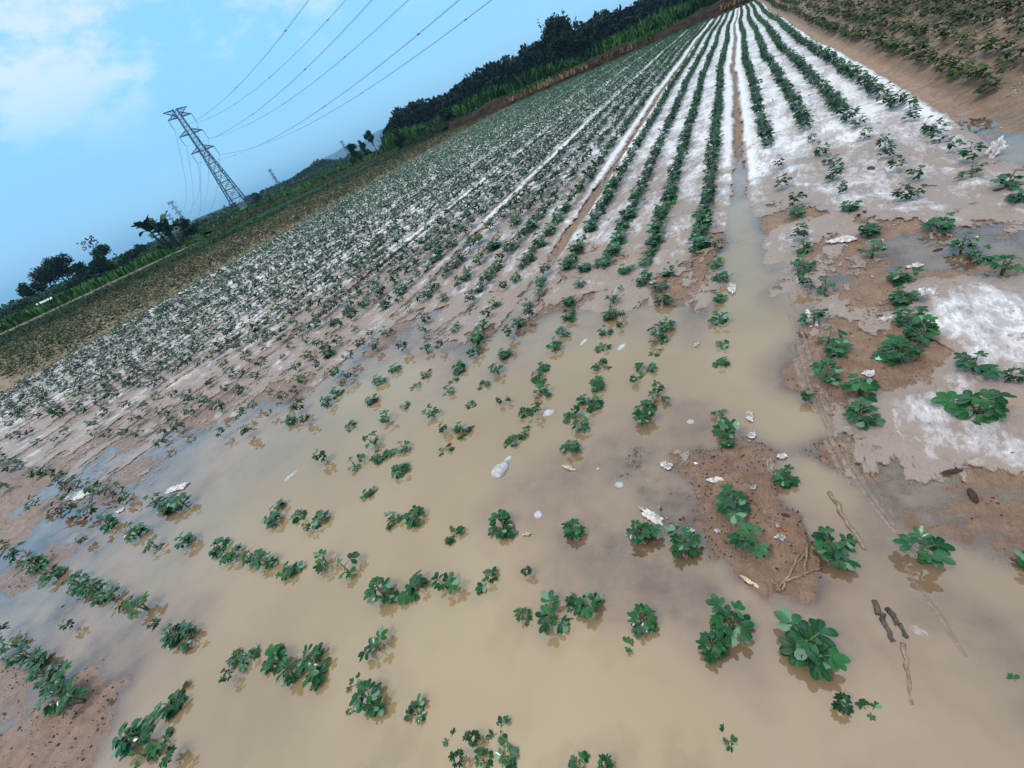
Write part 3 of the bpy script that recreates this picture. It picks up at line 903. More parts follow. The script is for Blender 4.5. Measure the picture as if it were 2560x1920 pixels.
prng = np.random.default_rng(11)
rows_pts = []
for off in ROWS_RIGHT + ROWS_LEFT:
    y = 0.6 + prng.uniform(0, .1)
    while y < 62:
        yy = y + prng.normal() * .03
        x = float(row_x(off, yy)) + prng.normal() * .012
        if yy > y_start(x) and yy < y_end(x) - 0.5 and prng.random() > (.05 if yy > 9 else .10):
            if np.hypot(mk_xy[:, 0] - x, mk_xy[:, 1] - yy).min() > .11:
                rows_pts.append((x, yy, prng.uniform(.12, .178) * (0.98 if off > -1.6 else (1.12 if yy > 4 else 1.0))))
        y += (prng.uniform(.085, .135) if off > -1.6 else prng.uniform(.105, .165)) * (1.0 if yy < 20 else 1.15)
rows_pts = np.array(rows_pts)
bare_pts = []
for k_ in range(60):
    off = 1.90 + .40 * k_
    y = prng.uniform(0, .3)
    ymin = 5.4 if k_ == 0 else (4.9 if k_ == 1 else 3.2)
    while y < 70:
        x = float(row_x(off, y)) + prng.normal() * .035
        if y > ymin and (x < 3 or y > x * .9 - 1) and prng.random() > .16:
            bare_pts.append((x, y, prng.uniform(.12, .20)))
        y += prng.uniform(.09, .165) * (1.0 if y < 18 else 1.5)
bare_pts = np.array(bare_pts)
for x, y, s_ in rows_pts[np.hypot(rows_pts[:, 0], rows_pts[:, 1]) < 9]:
    cand.append((x, y, s_, 2))
for x, y, s_ in bare_pts[np.hypot(bare_pts[:, 0], bare_pts[:, 1]) < 11]:
    cand.append((x, y, s_, 3))
cand = np.array(cand)
# how large each one shows from where the photograph was taken
app = cand[:, 2] / np.sqrt(cand[:, 0] ** 2 + cand[:, 1] ** 2 + CAM_H ** 2)
order = np.argsort(-app)
indiv = cand[order[:300]]
rest = cand[order[300:]]

# names for the rows
ROW_OFFS = np.array(ROWS_RIGHT + ROWS_LEFT)
lab = []
for x, y, s_, kd in indiv:
    if kd == 3:
        kr = int(round((float(row_off(x, y)) - 1.90) / .40))
        lab.append(('bare', max(0, kr), y))
    elif y < -.32:
        lab.append(('cross', 2, -x))
    elif y < .06 and x < -.9:
        lab.append(('cross', 1, -x))
    elif y < .5 and x < -1.1:
        lab.append(('cross', 0, -x))
    else:
        j = int(np.argmin(np.abs(ROW_OFFS - float(row_off(x, y)))))
        lab.append(('right', j, y) if j < 4 else ('left', j - 4, y))
rank = {}
for i in sorted(range(len(lab)), key=lambda i: lab[i]):
    key = lab[i][:2]
    rank[key] = rank.get(key, 0) + 1
    lab[i] = lab[i] + (rank[key] - 1,)


def ordn(n):
    return ORD[n] if n < len(ORD) else ORD[n % 10] + ' last'


GRP = {'bare': 'dusty peanut plants in the bare field', 'cross': 'peanut plants in the cross rows of the headland', 'right': 'peanut plants between wet furrow and dirt path', 'left': 'peanut plants left of the wet furrow'}
prs = random.Random(5)
for (x, y, s_, kd), (reg, row, _, k_) in zip(indiv, lab):
    look = 'half drowned' if kd == 1 else ('large' if s_ > .155 else ('tiny' if s_ < .065 else 'young'))
    if reg == 'bare':
        L = 'dusty peanut plant, %s from near end of %s row past the dirt path' % (ordn(k_), ordn(row))
    elif reg == 'cross':
        L = '%s peanut plant, %s from the right in the %s cross row of the headland' % (look, ordn(k_), ('farthest', 'middle', 'nearest')[row])
    elif reg == 'right':
        L = '%s peanut plant, %s from near end, %s row right of the wet furrow' % (look, ordn(k_), ordn(row))
    else:
        L = '%s peanut plant, %s from near end, %s row left of the wet furrow' % (look, ordn(k_), ordn(row))
    zg = float(ground_z(np.array([x]), np.array([y]))[0])
    if kd == 1:
        mf, ms = TPLF[prs.randrange(len(TPLF))]
        z0 = -0.012 - .06 * s_
    else:
        big = [i for i in range(16) if [8, 9, 11, 7, 13, 10, 6, 15][i % 8] >= 11]
        mf, ms = TPL0[prs.choice(big) if s_ > .14 else prs.randrange(16)]
        z0 = max(zg, -0.03)
    root = empty('peanut_plant', (x, y, z0), prs.uniform(0, 2 * pi))
    sc = s_ * (1.0 if kd != 3 else .95)
    root.scale = (sc, sc, sc * prs.uniform(.75, 1.05))
    root.rotation_euler = (prs.gauss(0, .10), prs.gauss(0, .10), prs.uniform(0, 2 * pi))
    tag(root, L, 'peanut plant', GRP[reg])
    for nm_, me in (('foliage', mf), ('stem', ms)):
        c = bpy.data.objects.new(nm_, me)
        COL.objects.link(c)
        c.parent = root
        if kd == 3 and nm_ == 'foliage':
            c.material_slots[0].link = 'OBJECT'
            c.material_slots[0].material = MAT_LEAF_DUSTY

# --- the rest of the crop as stuff
far_rows = rows_pts[np.hypot(rows_pts[:, 0], rows_pts[:, 1]) >= 9]
near_rest = rest[rest[:, 3] < 3][:, :3]
mid = np.vstack([near_rest, far_rows[np.hypot(far_rows[:, 0], far_rows[:, 1]) < 15]])
fr = far_rows[np.hypot(far_rows[:, 0], far_rows[:, 1]) >= 15]
Va, Fa, Ta = scatter('', mid[:, :2], mid[:, 2], TPL1, None, 1)
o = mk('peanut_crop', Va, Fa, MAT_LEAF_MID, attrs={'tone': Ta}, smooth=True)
tag(o, 'rows of young peanut plants standing on white plastic in the middle of the field', 'peanut crop', kind='stuff')
Vb, Fb, Tb = scatter('', fr[:, :2], fr[:, 2] * 1.03, TPL2, None, 2)
o = mk('far_peanut_crop', Vb, Fb, MAT_LEAF_FAR, attrs={'tone': Tb})
tag(o, 'dense green rows of peanut plants running over white plastic to the far bank', 'peanut crop', kind='stuff')
br = np.vstack([rest[rest[:, 3] == 3][:, :3], bare_pts[np.hypot(bare_pts[:, 0], bare_pts[:, 1]) >= 11]])
nearb = np.hypot(br[:, 0], br[:, 1]) < 14
for nm_, q, tp, sd, lb in (('bare_field_crop', br[nearb], TPL1, 3, 'dusty peanut rows on bare brown soil beyond the dirt path'), ('far_bare_field_crop', br[~nearb], TPL2, 4, 'far olive rows of plants on bare soil beyond the dirt path')):
    Vc, Fc, Tc = scatter('', q[:, :2], q[:, 2], tp, None, sd)
    o = mk(nm_, Vc, Fc, MAT_LEAF_DUSTY, attrs={'tone': Tc}, smooth=True)
    tag(o, lb, 'peanut crop', kind='stuff')

# --- strips of other crops on the left
sp = []
for k_ in range(42):
    off = XEDGE_L - .75 - .42 * k_
    y = prng.uniform(0, .3)
    while y < 58:
        x = float(row_x(off, y)) + prng.normal() * .05
        if y < y_end(x) - .3 and y > 2.2 and prng.random() > .12 and x > -34:
            sp.append((x, y, prng.uniform(.15, .25)))
        y += prng.uniform(.16, .32)
sp = np.array(sp)
Vd, Fd, Td = scatter('', sp[:, :2], sp[:, 2], TPL2, None, 6)
o = mk('seedling_strip', Vd, Fd, MAT_LEAF_DUSTY, attrs={'tone': Td})
tag(o, 'strip of dusty seedlings on brown soil past the left edge of the white plastic', 'seedling crop', kind='stuff')


def strip_x(y):
    return np.interp(y, [12, 15, 20, 27, 34, 40, 46], [-38.6, -38.2, -37.8, -37.3, -37.8, -37.0, -36.2])


def strip_w(y):
    return np.interp(y, [14, 16, 20, 30, 38, 44], [.3, 1.4, 3.0, 6.5, 7.0, 3.0])


yy = np.linspace(14, 46, 140)
uu = np.linspace(0, 1, 36)
YYs, UU = np.meshgrid(yy, uu, indexing='ij')
XXs = strip_x(YYs) - UU * strip_w(YYs)
n_u = len(uu)
i = np.arange((n_u - 1) * (len(yy) - 1))
a = (i // (n_u - 1)) * n_u + i % (n_u - 1)
ZZs = ground_z(XXs, YYs) + .02 + .05 * np.abs(fbm(XXs * 3, YYs * 1.2, 3, 66) - .5)
o = mk('mulch_film', np.stack([XXs, YYs, ZZs], -1).reshape(-1, 3), np.stack([a, a + n_u, a + n_u + 1, a + 1], -1), MAT_LIGHTFILM, smooth=True)
tag(o, 'thin white strip of plastic in the distant field, beyond the brown seedlings', 'plastic sheet')
q = prng.random((4200, 2))
py_ = 14.5 + q[:, 0] * 31
px_ = strip_x(py_) - q[:, 1] * strip_w(py_)
Ve, Fe, Te = scatter('', np.stack([px_, py_], -1), prng.uniform(.18, .28, len(px_)), TPL2, None, 8)
o = mk('strip_crop', Ve, Fe, MAT_LEAF_FAR, attrs={'tone': Te})
tag(o, 'seedlings dotting the thin white strip of plastic in the distant field', 'seedling crop', kind='stuff')
q = prng.random((9000, 2))
py_ = 4 + q[:, 0] * 50
px_ = -34.5 - q[:, 1] * 14 * np.clip((py_) / 12 + .45, .4, 1)
keep_ = ~((px_ < strip_x(py_) + .1) & (px_ > strip_x(py_) - strip_w(py_) - .1) & (py_ > 14) & (py_ < 46))
pts_ = np.stack([px_, py_], -1)[keep_]
Vf, Ff, Tf = scatter('', pts_, prng.uniform(.16, .30, len(pts_)), TPL2, None, 9)
o = mk('low_green_crop', Vf, Ff, MAT_HEDGE, attrs={'tone': Tf * .6})
tag(o, 'low dark green crop between the seedling strip and the light dirt track', 'low crop', kind='stuff')

# ------------------------------------------------------------------ banks, grass, hedges, trees


def polar(az, d):
    return d * sin(rad(az)), d * cos(rad(az))


def bank(name, pts, width, height, mat, label, seed):
    pts = np.array(pts, float)
    seg = np.r_[0, np.cumsum(np.hypot(*np.diff(pts, axis=0).T))]
    t = np.linspace(0, seg[-1], int(seg[-1] / .35))
    px, py = np.interp(t, seg, pts[:, 0]), np.interp(t, seg, pts[:, 1])
    tx, ty = np.gradient(px), np.gradient(py)
    nn = np.hypot(tx, ty)
    nx_, ny_ = -ty / nn, tx / nn
    us = np.linspace(0, 1, 14)
    prof = np.array([0, .25, .55, .78, .92, 1.0, 1.0, .98, .95, .9, .8, .6, .3, 0]) * height
    U, T = np.meshgrid(us, t)
    x = px[:, None] + nx_[:, None] * us * width
    y = py[:, None] + ny_[:, None] * us * width
    hv = .35 + 1.2 * fbm(x * .3, y * .3, 4, seed)
    z = ground_z(x, y) - .05 + prof[None] * hv + (fbm(x * 1.7, y * 1.7, 3, seed + 3) - .5) * .5 * (prof[None] > 0)
    n_u = len(us)
    i = np.arange((n_u - 1) * (len(t) - 1))
    a = (i // (n_u - 1)) * n_u + i % (n_u - 1)
    o = mk(name, np.stack([x, y, z], -1).reshape(-1, 3), np.stack([a, a + 1, a + n_u + 1, a + n_u], -1), mat, smooth=True)
    return tag(o, label, kind='structure')


bank('soil_bank', [(18, 67), (6, 62), (0, 60.5), (-4, 58.8), (-8, 56.8), (-15, 54.2), (-22, 51.2), (-27, 50.6), (-33, 50.6)][::-1], 5.5, .95, MAT_BANK, 'dark soil bank closing the far end of the rows', 5)
bank('soil_bank', [(-34, 51), (-40, 50), (-47, 50.5), (-54, 50), (-59, 46), (-61, 39), (-60.5, 33)][::-1], 3.0, .55, MAT_BANK, 'low dark soil bank behind the distant white strip', 15)


def grass(name, centers, h, w, mat, label, seed, cat='tall grass', lean=.35, droop=.3):
    """blades of two quads each"""
    r = np.random.default_rng(seed)
    n = len(centers)
    a = r.uniform(0, 2 * pi, n)
    hh = h * r.uniform(.6, 1.25, n) if np.isscalar(h) else h * r.uniform(.7, 1.2, n)
    d = np.stack([np.cos(a), np.sin(a)], -1)
    s = np.stack([-d[:, 1], d[:, 0], np.zeros(n)], -1) * (w * r.uniform(.6, 1.3, n))[:, None]
    zb = ground_z(centers[:, 0], centers[:, 1]) - .05 if centers.shape[1] == 2 else centers[:, 2]
    b = np.stack([centers[:, 0], centers[:, 1], zb], -1)
    le = r.uniform(0, lean, n)
    m_ = b + np.stack([d[:, 0] * le * hh * .5, d[:, 1] * le * hh * .5, hh * .65], -1)
    t = b + np.stack([d[:, 0] * hh * (le + r.uniform(.05, droop + .05, n)), d[:, 1] * hh * (le + .1), hh * r.uniform(.85, 1.0, n)], -1)
    V = np.stack([b - s * .5, b + s * .5, m_ - s * .6, m_ + s * .6, t - s * .12, t + s * .12], 1).reshape(-1, 3)
    k = (np.arange(n) * 6)[:, None]
    F = np.vstack([k + np.array([[0, 1, 3, 2]]), k + np.array([[2, 3, 5, 4]])])
    patch = fbm(centers[:, 0] / 4.5, centers[:, 1] / 4.5, 3, seed + 50)
    T = np.repeat(np.clip((patch - .5) * 3.2 + .45 + r.normal(0, .16, n), 0, 1), 6)
    o = mk(name, V, F, mat, attrs={'tone': T})
    return tag(o, label, cat, kind='stuff')


def band(n, az0, az1, d0, d1, seed, clump=0.0):
    r = np.random.default_rng(seed)
    az = np.radians(r.uniform(az0, az1, n * 2))
    d = np.sqrt(r.uniform(d0 ** 2, d1 ** 2, n * 2))
    p = np.stack([d * np.sin(az), d * np.cos(az)], -1)
    if clump:
        k = fbm(p[:, 0] / 5, p[:, 1] / 5, 3, seed)
        p = p[k > clump]
    return p[:n]


pg = band(30000, -41, 8, 62, 98, 21, .30)
kk = fbm(pg[:, 0] / 6, pg[:, 1] / 6, 3, 99)
pg2 = pg[pg[:, 1] > y_end(pg[:, 0]) + 6.5]
kk = fbm(pg2[:, 0] / 6, pg2[:, 1] / 6, 3, 99)
grass('tall_grass', pg2, .9 + 2.3 * kk, .17, MAT_GRASS, 'bright green tall grass between far bank and dark wood', 1)
pg = band(4200, -39, 8, 52, 66, 31, .50)
pg = pg[(pg[:, 1] > y_end(pg[:, 0]) + 1.0) & (pg[:, 1] < y_end(pg[:, 0]) + 5.5)]
zz = ground_z(pg[:, 0], pg[:, 1]) + .35
grass('dry_grass', np.c_[pg, zz], .5, .10, MAT_DRYGRASS, 'dry brown grass hanging over the far soil bank', 2, lean=.9, droop=.6)
pg = band(5000, -30, 8, 57, 68, 33, .45)
pg = pg[(pg[:, 1] > y_end(pg[:, 0]) + 3.0)]
grass('bank_grass', np.c_[pg, ground_z(pg[:, 0], pg[:, 1]) + .5], .6, .12, MAT_GRASS, 'short green grass on top of the far soil bank', 5)
pg = band(24000, -84, -41, 64, 125, 23, .34)
pg = pg[(np.degrees(np.arctan2(pg[:, 0], pg[:, 1])) < -66) | (np.hypot(pg[:, 0], pg[:, 1]) > 84)]
pg = pg[(pg[:, 0] < -62) | (pg[:, 1] > 44)]
grass('tall_grass', pg, .9, .20, MAT_GRASS, 'green grass along the foot of the distant left hedges', 3)
pg = band(11000, -67, -41, 60, 84, 25, .36)
pg = pg[np.hypot(pg[:, 0] + 58, pg[:, 1] - 20) > 9]
grass('meadow_grass', pg, .34, .16, MAT_GRASS, 'short green meadow behind the distant white strip', 4)


def leaf_cloud(centers, size, seed, flatten=1.0):
    """loose leaf quads around given points"""
    r = np.random.default_rng(seed)
    n = len(centers)
    a = r.normal(size=(n, 3))
    a /= np.linalg.norm(a, axis=1)[:, None]
    b = np.cross(a, r.normal(size=(n, 3)))
    b /= np.linalg.norm(b, axis=1)[:, None] + 1e-9
    s = (size * r.uniform(.55, 1.3, n))[:, None]
    V = np.stack([centers - a * s * .5, centers + b * s * .32 - a * s * .05, centers + a * s * .55, centers - b * s * .32 - a * s * .05], 1).reshape(-1, 3)
    F = (np.arange(n) * 4)[:, None] + np.array([[0, 1, 2, 3]])
    return V, F


def crown_points(clumps, n, seed):
    """points inside a set of (x, y, z, rx, rz) clumps, denser at the skin"""
    r = np.random.default_rng(seed)
    c = np.array(clumps, float)
    vol = c[:, 3] ** 2 * c[:, 4]
    k = r.choice(len(c), n, p=vol / vol.sum())
    d = r.normal(size=(n, 3))
    d /= np.linalg.norm(d, axis=1)[:, None]
    rr = r.uniform(0, 1, n) ** .45 * (1 + r.normal(size=n) * .10)
    return c[k, :3] + d * np.stack([c[k, 3], c[k, 3], c[k, 4]], -1) * rr[:, None], k


def tree(name, az, d, h, w, label, seed, base=0.0, kind='round', leaf=.22, n=1700, mat=None, group=None, trunk=True, cat='tree', lean=0.0):
    n, leaf = (int(n * 1.7), leaf * 1.15) if d < 130 else (n, leaf)
    r = np.random.default_rng(seed)
    x, y = polar(az, d)
    zg = float(ground_z(np.array([x]), np.array([y]))[0]) + base
    root = empty(name, (x, y, zg))
    tag(root, label, cat, group)
    clumps = []
    if kind == 'round':
        ch = h * .32
        for i in range(13):
            a, q = r.uniform(0, 2 * pi), r.uniform(.15, 1) ** .6
            clumps.append((cos(a) * q * w * .36, sin(a) * q * w * .36, ch + (h - ch) * (.46 + .40 * (1 - q) * r.uniform(-.6, 1) + r.uniform(-.22, .12)), w * r.uniform(.13, .22), (h - ch) * r.uniform(.16, .26)))
    elif kind == 'vase':
        for i in range(12):
            t = r.uniform(.28, .95)
            a = r.uniform(0, 2 * pi)
            q = w * .36 * (t ** .8) * r.uniform(.2, 1)
            clumps.append((cos(a) * q, sin(a) * q, h * t, w * r.uniform(.12, .2), h * r.uniform(.08, .14)))
    elif kind == 'bushy':
        for i in range(16):
            t = r.uniform(.06, .95)
            a = r.uniform(0, 2 * pi)
            q = w * .42 * (1 - .6 * t ** 2) * r.uniform(.1, 1)
            clumps.append((cos(a) * q, sin(a) * q, h * t * .88, w * r.uniform(.13, .22), h * r.uniform(.08, .15)))
    elif kind == 'high':
        for i in range(8):
            a = r.uniform(0, 2 * pi)
            q = w * .36 * r.uniform(.1, 1)
            clumps.append((cos(a) * q, sin(a) * q, h * r.uniform(.62, .92), w * r.uniform(.15, .24), h * r.uniform(.07, .11)))
    elif kind == 'spiky':
        for i in range(16):
            t = r.uniform(.05, .90)
            a = r.uniform(0, 2 * pi)
            q = w * (.42 - .22 * t) * r.uniform(.1, 1) ** .6
            clumps.append((cos(a) * q, sin(a) * q, h * t, w * r.uniform(.15, .23), h * r.uniform(.09, .14)))
        for i in range(9):
            a = r.uniform(0, 2 * pi)
            q = w * .38 * r.uniform(.2, 1)
            for tt in (.86, .93, 1.0):
                clumps.append((cos(a) * q * (1 + tt * .15), sin(a) * q * (1 + tt * .15), h * (tt + r.uniform(-.03, .03)), w * .035, h * .05))
    clumps = [(c[0] + lean * c[2], c[1], *c[2:]) for c in clumps]
    P, k = crown_points(clumps, n, seed + 1)
    P = P[P[:, 2] > .05]
    V, F = leaf_cloud(P, leaf, seed + 2)
    tone_k = np.clip(r.normal(.45, .2, len(clumps)), 0, 1)
    T = np.repeat(np.clip(tone_k[k[:len(P)]] + np.random.default_rng(seed + 5).normal(size=len(P)) * .16, 0, 1), 4)
    mk('crown', V, F, mat or MAT_TREE, root, attrs={'tone': T})
    b = MB()
    top = np.array([lean * h * .55, 0, h * .55])
    rt = max(.05, h * .022)
    b.tube([np.array([0, 0, -.3]), top * .5 + np.array([r.normal() * .02 * h, 0, 0]), top], [rt, rt * .75, rt * .4], 7)
    for c in clumps[:8]:
        c = np.array(c[:3])
        s0 = top * r.uniform(.55, 1.0)
        b.tube([s0, (s0 + c) / 2 + np.array([0, 0, -.03 * h]), c], [rt * .4, rt * .3, rt * .15], 5)
    b.build('trunk', MAT_BARK, root, smooth=True)
    return root


TG = 'trees and bushes along the horizon'
tree('big_tree', -18.4, 72, 6.7, 5.4, 'big dark tree with bare spiky top in front of the wood', 31, kind='spiky', n=4200, leaf=.26, group=TG)
tree('big_tree', -15.9, 74, 5.0, 4.6, 'rounded dark tree touching the big spiky tree', 32, kind='bushy', n=3000, leaf=.26, group=TG)
tree('bushy_tree', -26.9, 78, 4.2, 3.4, 'dark oval tree in tall grass before the wood, away from the spiky tree', 33, kind='bushy', n=2200, leaf=.25, group=TG)
tree('bushy_tree', -32.6, 66, 2.7, 3.1, 'dark bush overhanging the brown strip beside bright grass', 34, kind='bushy', n=2200, leaf=.2, group=TG, cat='bush')
tree('bushy_tree', -36.2, 66, 1.9, 2.2, 'small dark bush in the grass left of the overhanging bush', 35, kind='bushy', n=1200, leaf=.18, group=TG, cat='bush')
tree('bushy_tree', -38.6, 64, 2.8, 2.1, 'dark upright bush at the left end of the wood', 36, kind='bushy', n=1500, leaf=.2, group=TG, cat='bush')
tree('bushy_tree', -38.9, 92, 4.2, 3.2, 'tree at the open end of the wood, behind the upright bush', 37, kind='bushy', n=1700, leaf=.26, group=TG)
tree('small_tree', -44.05, 88, 3.9, 3.0, 'lone upright tree nearest the hazy mountain', 41, kind='bushy', n=1300, leaf=.22, group=TG)
tree('small_tree', -42.7, 112, 4.3, 3.0, 'broader lone tree, middle of three beside the wood', 42, kind='bushy', n=1300, leaf=.26, group=TG)
tree('slender_tree', -41.55, 122, 5.4, 2.8, 'slim bare-stemmed tree with small crown next to the wood', 43, kind='high', n=1100, leaf=.26, group=TG, lean=-.06)
tree('round_tree', -74.55, 88, 6.0, 6.2, 'round-crowned dark tree standing out against the sky at far left', 51, kind='round', n=2600, leaf=.26, group=TG)
tree('bushy_tree', -73.0, 86, 3.5, 4.4, 'dense bush under the round-crowned tree', 52, kind='bushy', n=1900, leaf=.22, group=TG, cat='bush')
tree('bushy_tree', -74.4, 84, 1.9, 3.0, 'low bush at the foot of the round-crowned tree', 53, kind='bushy', n=1300, leaf=.2, group=TG, cat='bush')
tree('ragged_tree', -71.0, 84, 5.2, 4.6, 'ragged tree with pointed left tip between round tree and banana plant', 54, kind='spiky', n=2200, leaf=.25, group=TG)
tree('bushy_tree', -71.6, 82, 3.0, 3.4, 'dense bush leaning on the ragged tree', 55, kind='bushy', n=1600, leaf=.22, group=TG, cat='bush')
tree('small_tree', -76.9, 92, 4.0, 3.4, 'small dark tree farthest left on the horizon', 56, kind='round', n=1200, leaf=.24, group=TG)
tree('small_tree', -67.9, 105, 3.1, 1.8, 'thin small tree showing above the hedge left of the banana plant', 57, kind='round', n=900, leaf=.25, group=TG)
tree('bushy_tree', -63.5, 88, 3.6, 4.8, 'dark leafy tree just right of the banana plant', 58, kind='bushy', n=2200, leaf=.25, group=TG)
tree('bushy_tree', -66.2, 86, 1.5, 5.0, 'low dark bush at the left foot of the banana plant', 59, kind='bushy', n=1800, leaf=.22, group=TG, cat='bush')
tree('bushy_tree', -55.9, 150, 3.6, 5.4, 'dark bush beside the right foot of the tall pylon', 60, kind='bushy', n=1500, leaf=.36, group=TG, cat='bush')
tree('bushy_tree', -48.2, 260, 6.4, 11.0, 'broad grey-green tree rising above the hedge before the mountain', 61, kind='bushy', n=1800, leaf=.7, group=TG)
for q_, (az_, d_, h_, w_, lb_) in enumerate([(-69.3, 92, 2.3, 7.5, 'long dark hedge bush between ragged tree and banana plant'), (-78.6, 120, 2.2, 9, 'low dark bush at the far left edge of the picture'), (-75.6, 104, 1.6, 5, 'low bush right of the white roof sheet')]):
    tree('hedge_bush', az_, d_, h_, w_, lb_, 70 + q_, kind='bushy', n=1500, leaf=.3, group=TG, cat='bush')


def hedge(name, az0, az1, d0, d1, h0, h1, n, leaf, mat, label, seed, cat='hedge', hw=None, jag=.35):
    r = np.random.default_rng(seed)
    t = r.uniform(0, 1, n)
    dd = d0 + (d1 - d0) * r.uniform(0, 1, n)
    az = np.radians(az0 + (az1 - az0) * t)
    x, y = dd * np.sin(az), dd * np.cos(az)
    hb = np.interp(np.degrees(az), h0[0], h0[1]) if h1 is None else h0 + (h1 - h0) * t
    top = hb * (1 - jag + 2 * jag * fbm(x / (leaf * 5), y / (leaf * 5), 3, seed)) * (0.85 + .3 * vnoise(x / (leaf * 2.2), y / (leaf * 2.2), seed + 7))
    z = top * np.sqrt(r.uniform(0, 1, n)) + ground_z(x, y)
    V, F = leaf_cloud(np.stack([x, y, z], -1), leaf, seed + 1)
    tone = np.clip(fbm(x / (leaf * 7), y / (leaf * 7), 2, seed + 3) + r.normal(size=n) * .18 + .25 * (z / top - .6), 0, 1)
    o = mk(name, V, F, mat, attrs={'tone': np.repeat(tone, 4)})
    return tag(o, label, cat, kind='stuff')


WOOD = ([-40.4, -39.9, -38.8, -37.5, -34.3, -31.5, -30.6, -28.8, -25, -20, -15, -10, 10], [1.6, 3.3, 4.5, 5.5, 5.2, 4.8, 5.0, 6.0, 6.1, 6.2, 6.1, 5.4, 5.6])
hedge('dark_wood', -40.4, 10, 100, 122, WOOD, None, 56000, .75, MAT_FOREST, 'dark dense wood filling the horizon behind the far end of the rows', 81, 'wood', jag=.16)
hedge('hedge', -57, -43.0, 170, 195, 2.1, 2.3, 7000, .6, MAT_HEDGE, 'dark hedge of bushes between pylon and lone trees', 82, jag=.5)
hedge('far_hedge', -57, -43.5, 240, 270, ([-57, -55, -52, -49.5, -48, -47, -46, -43.5], [4.4, 4.0, 4.1, 5.4, 6.1, 5.0, 3.2, 2.6]), None, 8000, .9, MAT_TREE, 'row of trees running up towards the mountain', 83, jag=.25)
hedge('left_hedge', -84, -58, 150, 180, 2.4, 2.4, 9000, .8, MAT_HEDGE, 'low far hedge behind the left trees', 84, jag=.5)
hedge('grass_hedge', -70.5, -58, 96, 112, 1.2, 1.6, 6000, .4, MAT_HEDGE, 'bright low hedge either side of the banana plant', 85, jag=.5)


hedge('bank_undergrowth', -38.5, -20, 61.5, 66, .9, .6, 7000, .22, MAT_TREE, 'dark green undergrowth hanging over the left end of the far bank', 86, 'undergrowth', jag=.9)
hedge('bank_undergrowth', -20, 6, 62, 68, .35, .3, 5000, .2, MAT_HEDGE, 'thin dark weeds along the crest of the far bank', 87, 'undergrowth', jag=.9)


def hill(name, az0, az1, d, prof, mat, label, seed, depth=400.0, rough=2.0, fr=.02):
    """a ridge: prof is a list of (azimuth, elevation angle of its top)"""
    az = np.linspace(az0, az1, 220)
    el = np.interp(az, [p_[0] for p_ in prof], [p_[1] for p_ in prof])
    us = np.linspace(-1, 1, 15)
    A, U = np.meshgrid(np.radians(az), us, indexing='ij')
    dd = d + U * depth * .5
    x, y = dd * np.sin(A), dd * np.cos(A)
    top = d * np.tan(np.radians(el)) + CAM_H
    z = top[:, None] * (1 - U ** 2) + (fbm(x * fr, y * fr, 4, seed) - .5) * rough * 2 * (1 - U ** 2) - 1.0
    n_u = len(us)
    i = np.arange((n_u - 1) * (len(az) - 1))
    a = (i // (n_u - 1)) * n_u + i % (n_u - 1)
    o = mk(name, np.stack([x, y, z], -1).reshape(-1, 3), np.stack([a, a + n_u, a + n_u + 1, a + 1], -1), mat, smooth=False)
    return tag(o, label, kind='structure')


hill('wooded_hill', -86, -54, 800, [(-86, .0), (-80, .12), (-74, .15), (-68.5, .42), (-66.5, .46), (-62.2, .78), (-58.5, .64), (-54, .3)], MAT_HILL, 'low dark wooded hill behind the pylon', 91, 300, 1.2, .05)
hill('distant_mountain', -55.5, -30, 3000, [(-55.5, .0), (-53.6, .55), (-51.3, .68), (-49.8, .9), (-48.1, 1.08), (-46.6, 1.12), (-45.5, 1.22), (-44.6, 1.36), (-43.6, .98), (-42.6, .92), (-41.6, 1.25), (-40.4, 1.45), (-38, 1.1), (-30, .4)], MAT_MOUNT, 'blue mountain ridge fading into the haze', 92, 1200, 6.0, .006)

# banana plant
bx, by = polar(-65.3, 76)
root = empty('banana_plant', (bx, by, 0.0))
root.scale = (1.6, 1.6, 1.55)
tag(root, 'banana plant with long ragged drooping leaves on the left horizon', 'banana plant')
r = np.random.default_rng(17)
sm = MB()
for i in range(5):
    o_ = np.array([r.normal() * .5, r.normal() * .5, 0])
    hs_ = r.uniform(1.1, 2.2)
    tip = o_ + np.array([r.normal() * .15, r.normal() * .15, hs_])
    sm.tube([o_ + [0, 0, -.2], (o_ + tip) / 2, tip], [.14, .11, .07], 7)
    for j in range(8):
        a = 2 * pi * j / 8 + r.uniform(-.4, .4)
        L = r.uniform(1.2, 1.9)
        el = r.uniform(.5, 1.45)
        ts = np.linspace(0, 1, 9)
        d = np.array([cos(a), sin(a), 0])
        c = tip + d[None] * (ts * L * cos(el) + .25 * L * ts ** 2)[:, None] + np.array([0, 0, 1.0])[None] * (ts * L * sin(el) - ts ** 2 * L * r.uniform(.05, .7))[:, None]
        s_ = np.array([-d[1], d[0], 0])
        wv = np.array([.04, .15, .23, .28, .30, .29, .26, .18, .03]) * r.uniform(.9, 1.2)
        l_ = c + s_ * wv[:, None] + np.array([0, 0, 1]) * (wv * .35 + r.normal(size=9) * .03)[:, None]
        r_ = c - s_ * wv[:, None] + np.array([0, 0, 1]) * (wv * .35 + r.normal(size=9) * .03)[:, None]
        V = np.stack([l_, c, r_], 1).reshape(-1, 3)
        F = []
        for q_ in range(8):
            F += [[3 * q_, 3 * q_ + 3, 3 * q_ + 4, 3 * q_ + 1], [3 * q_ + 1, 3 * q_ + 4, 3 * q_ + 5, 3 * q_ + 2]]
        mk('leaf', V, np.array(F), MAT_BANANA, root, attrs={'tone': np.full(len(V), r.uniform(.1, .8))}, smooth=True)
sm.build('stem', MAT_BARK, root, smooth=True)

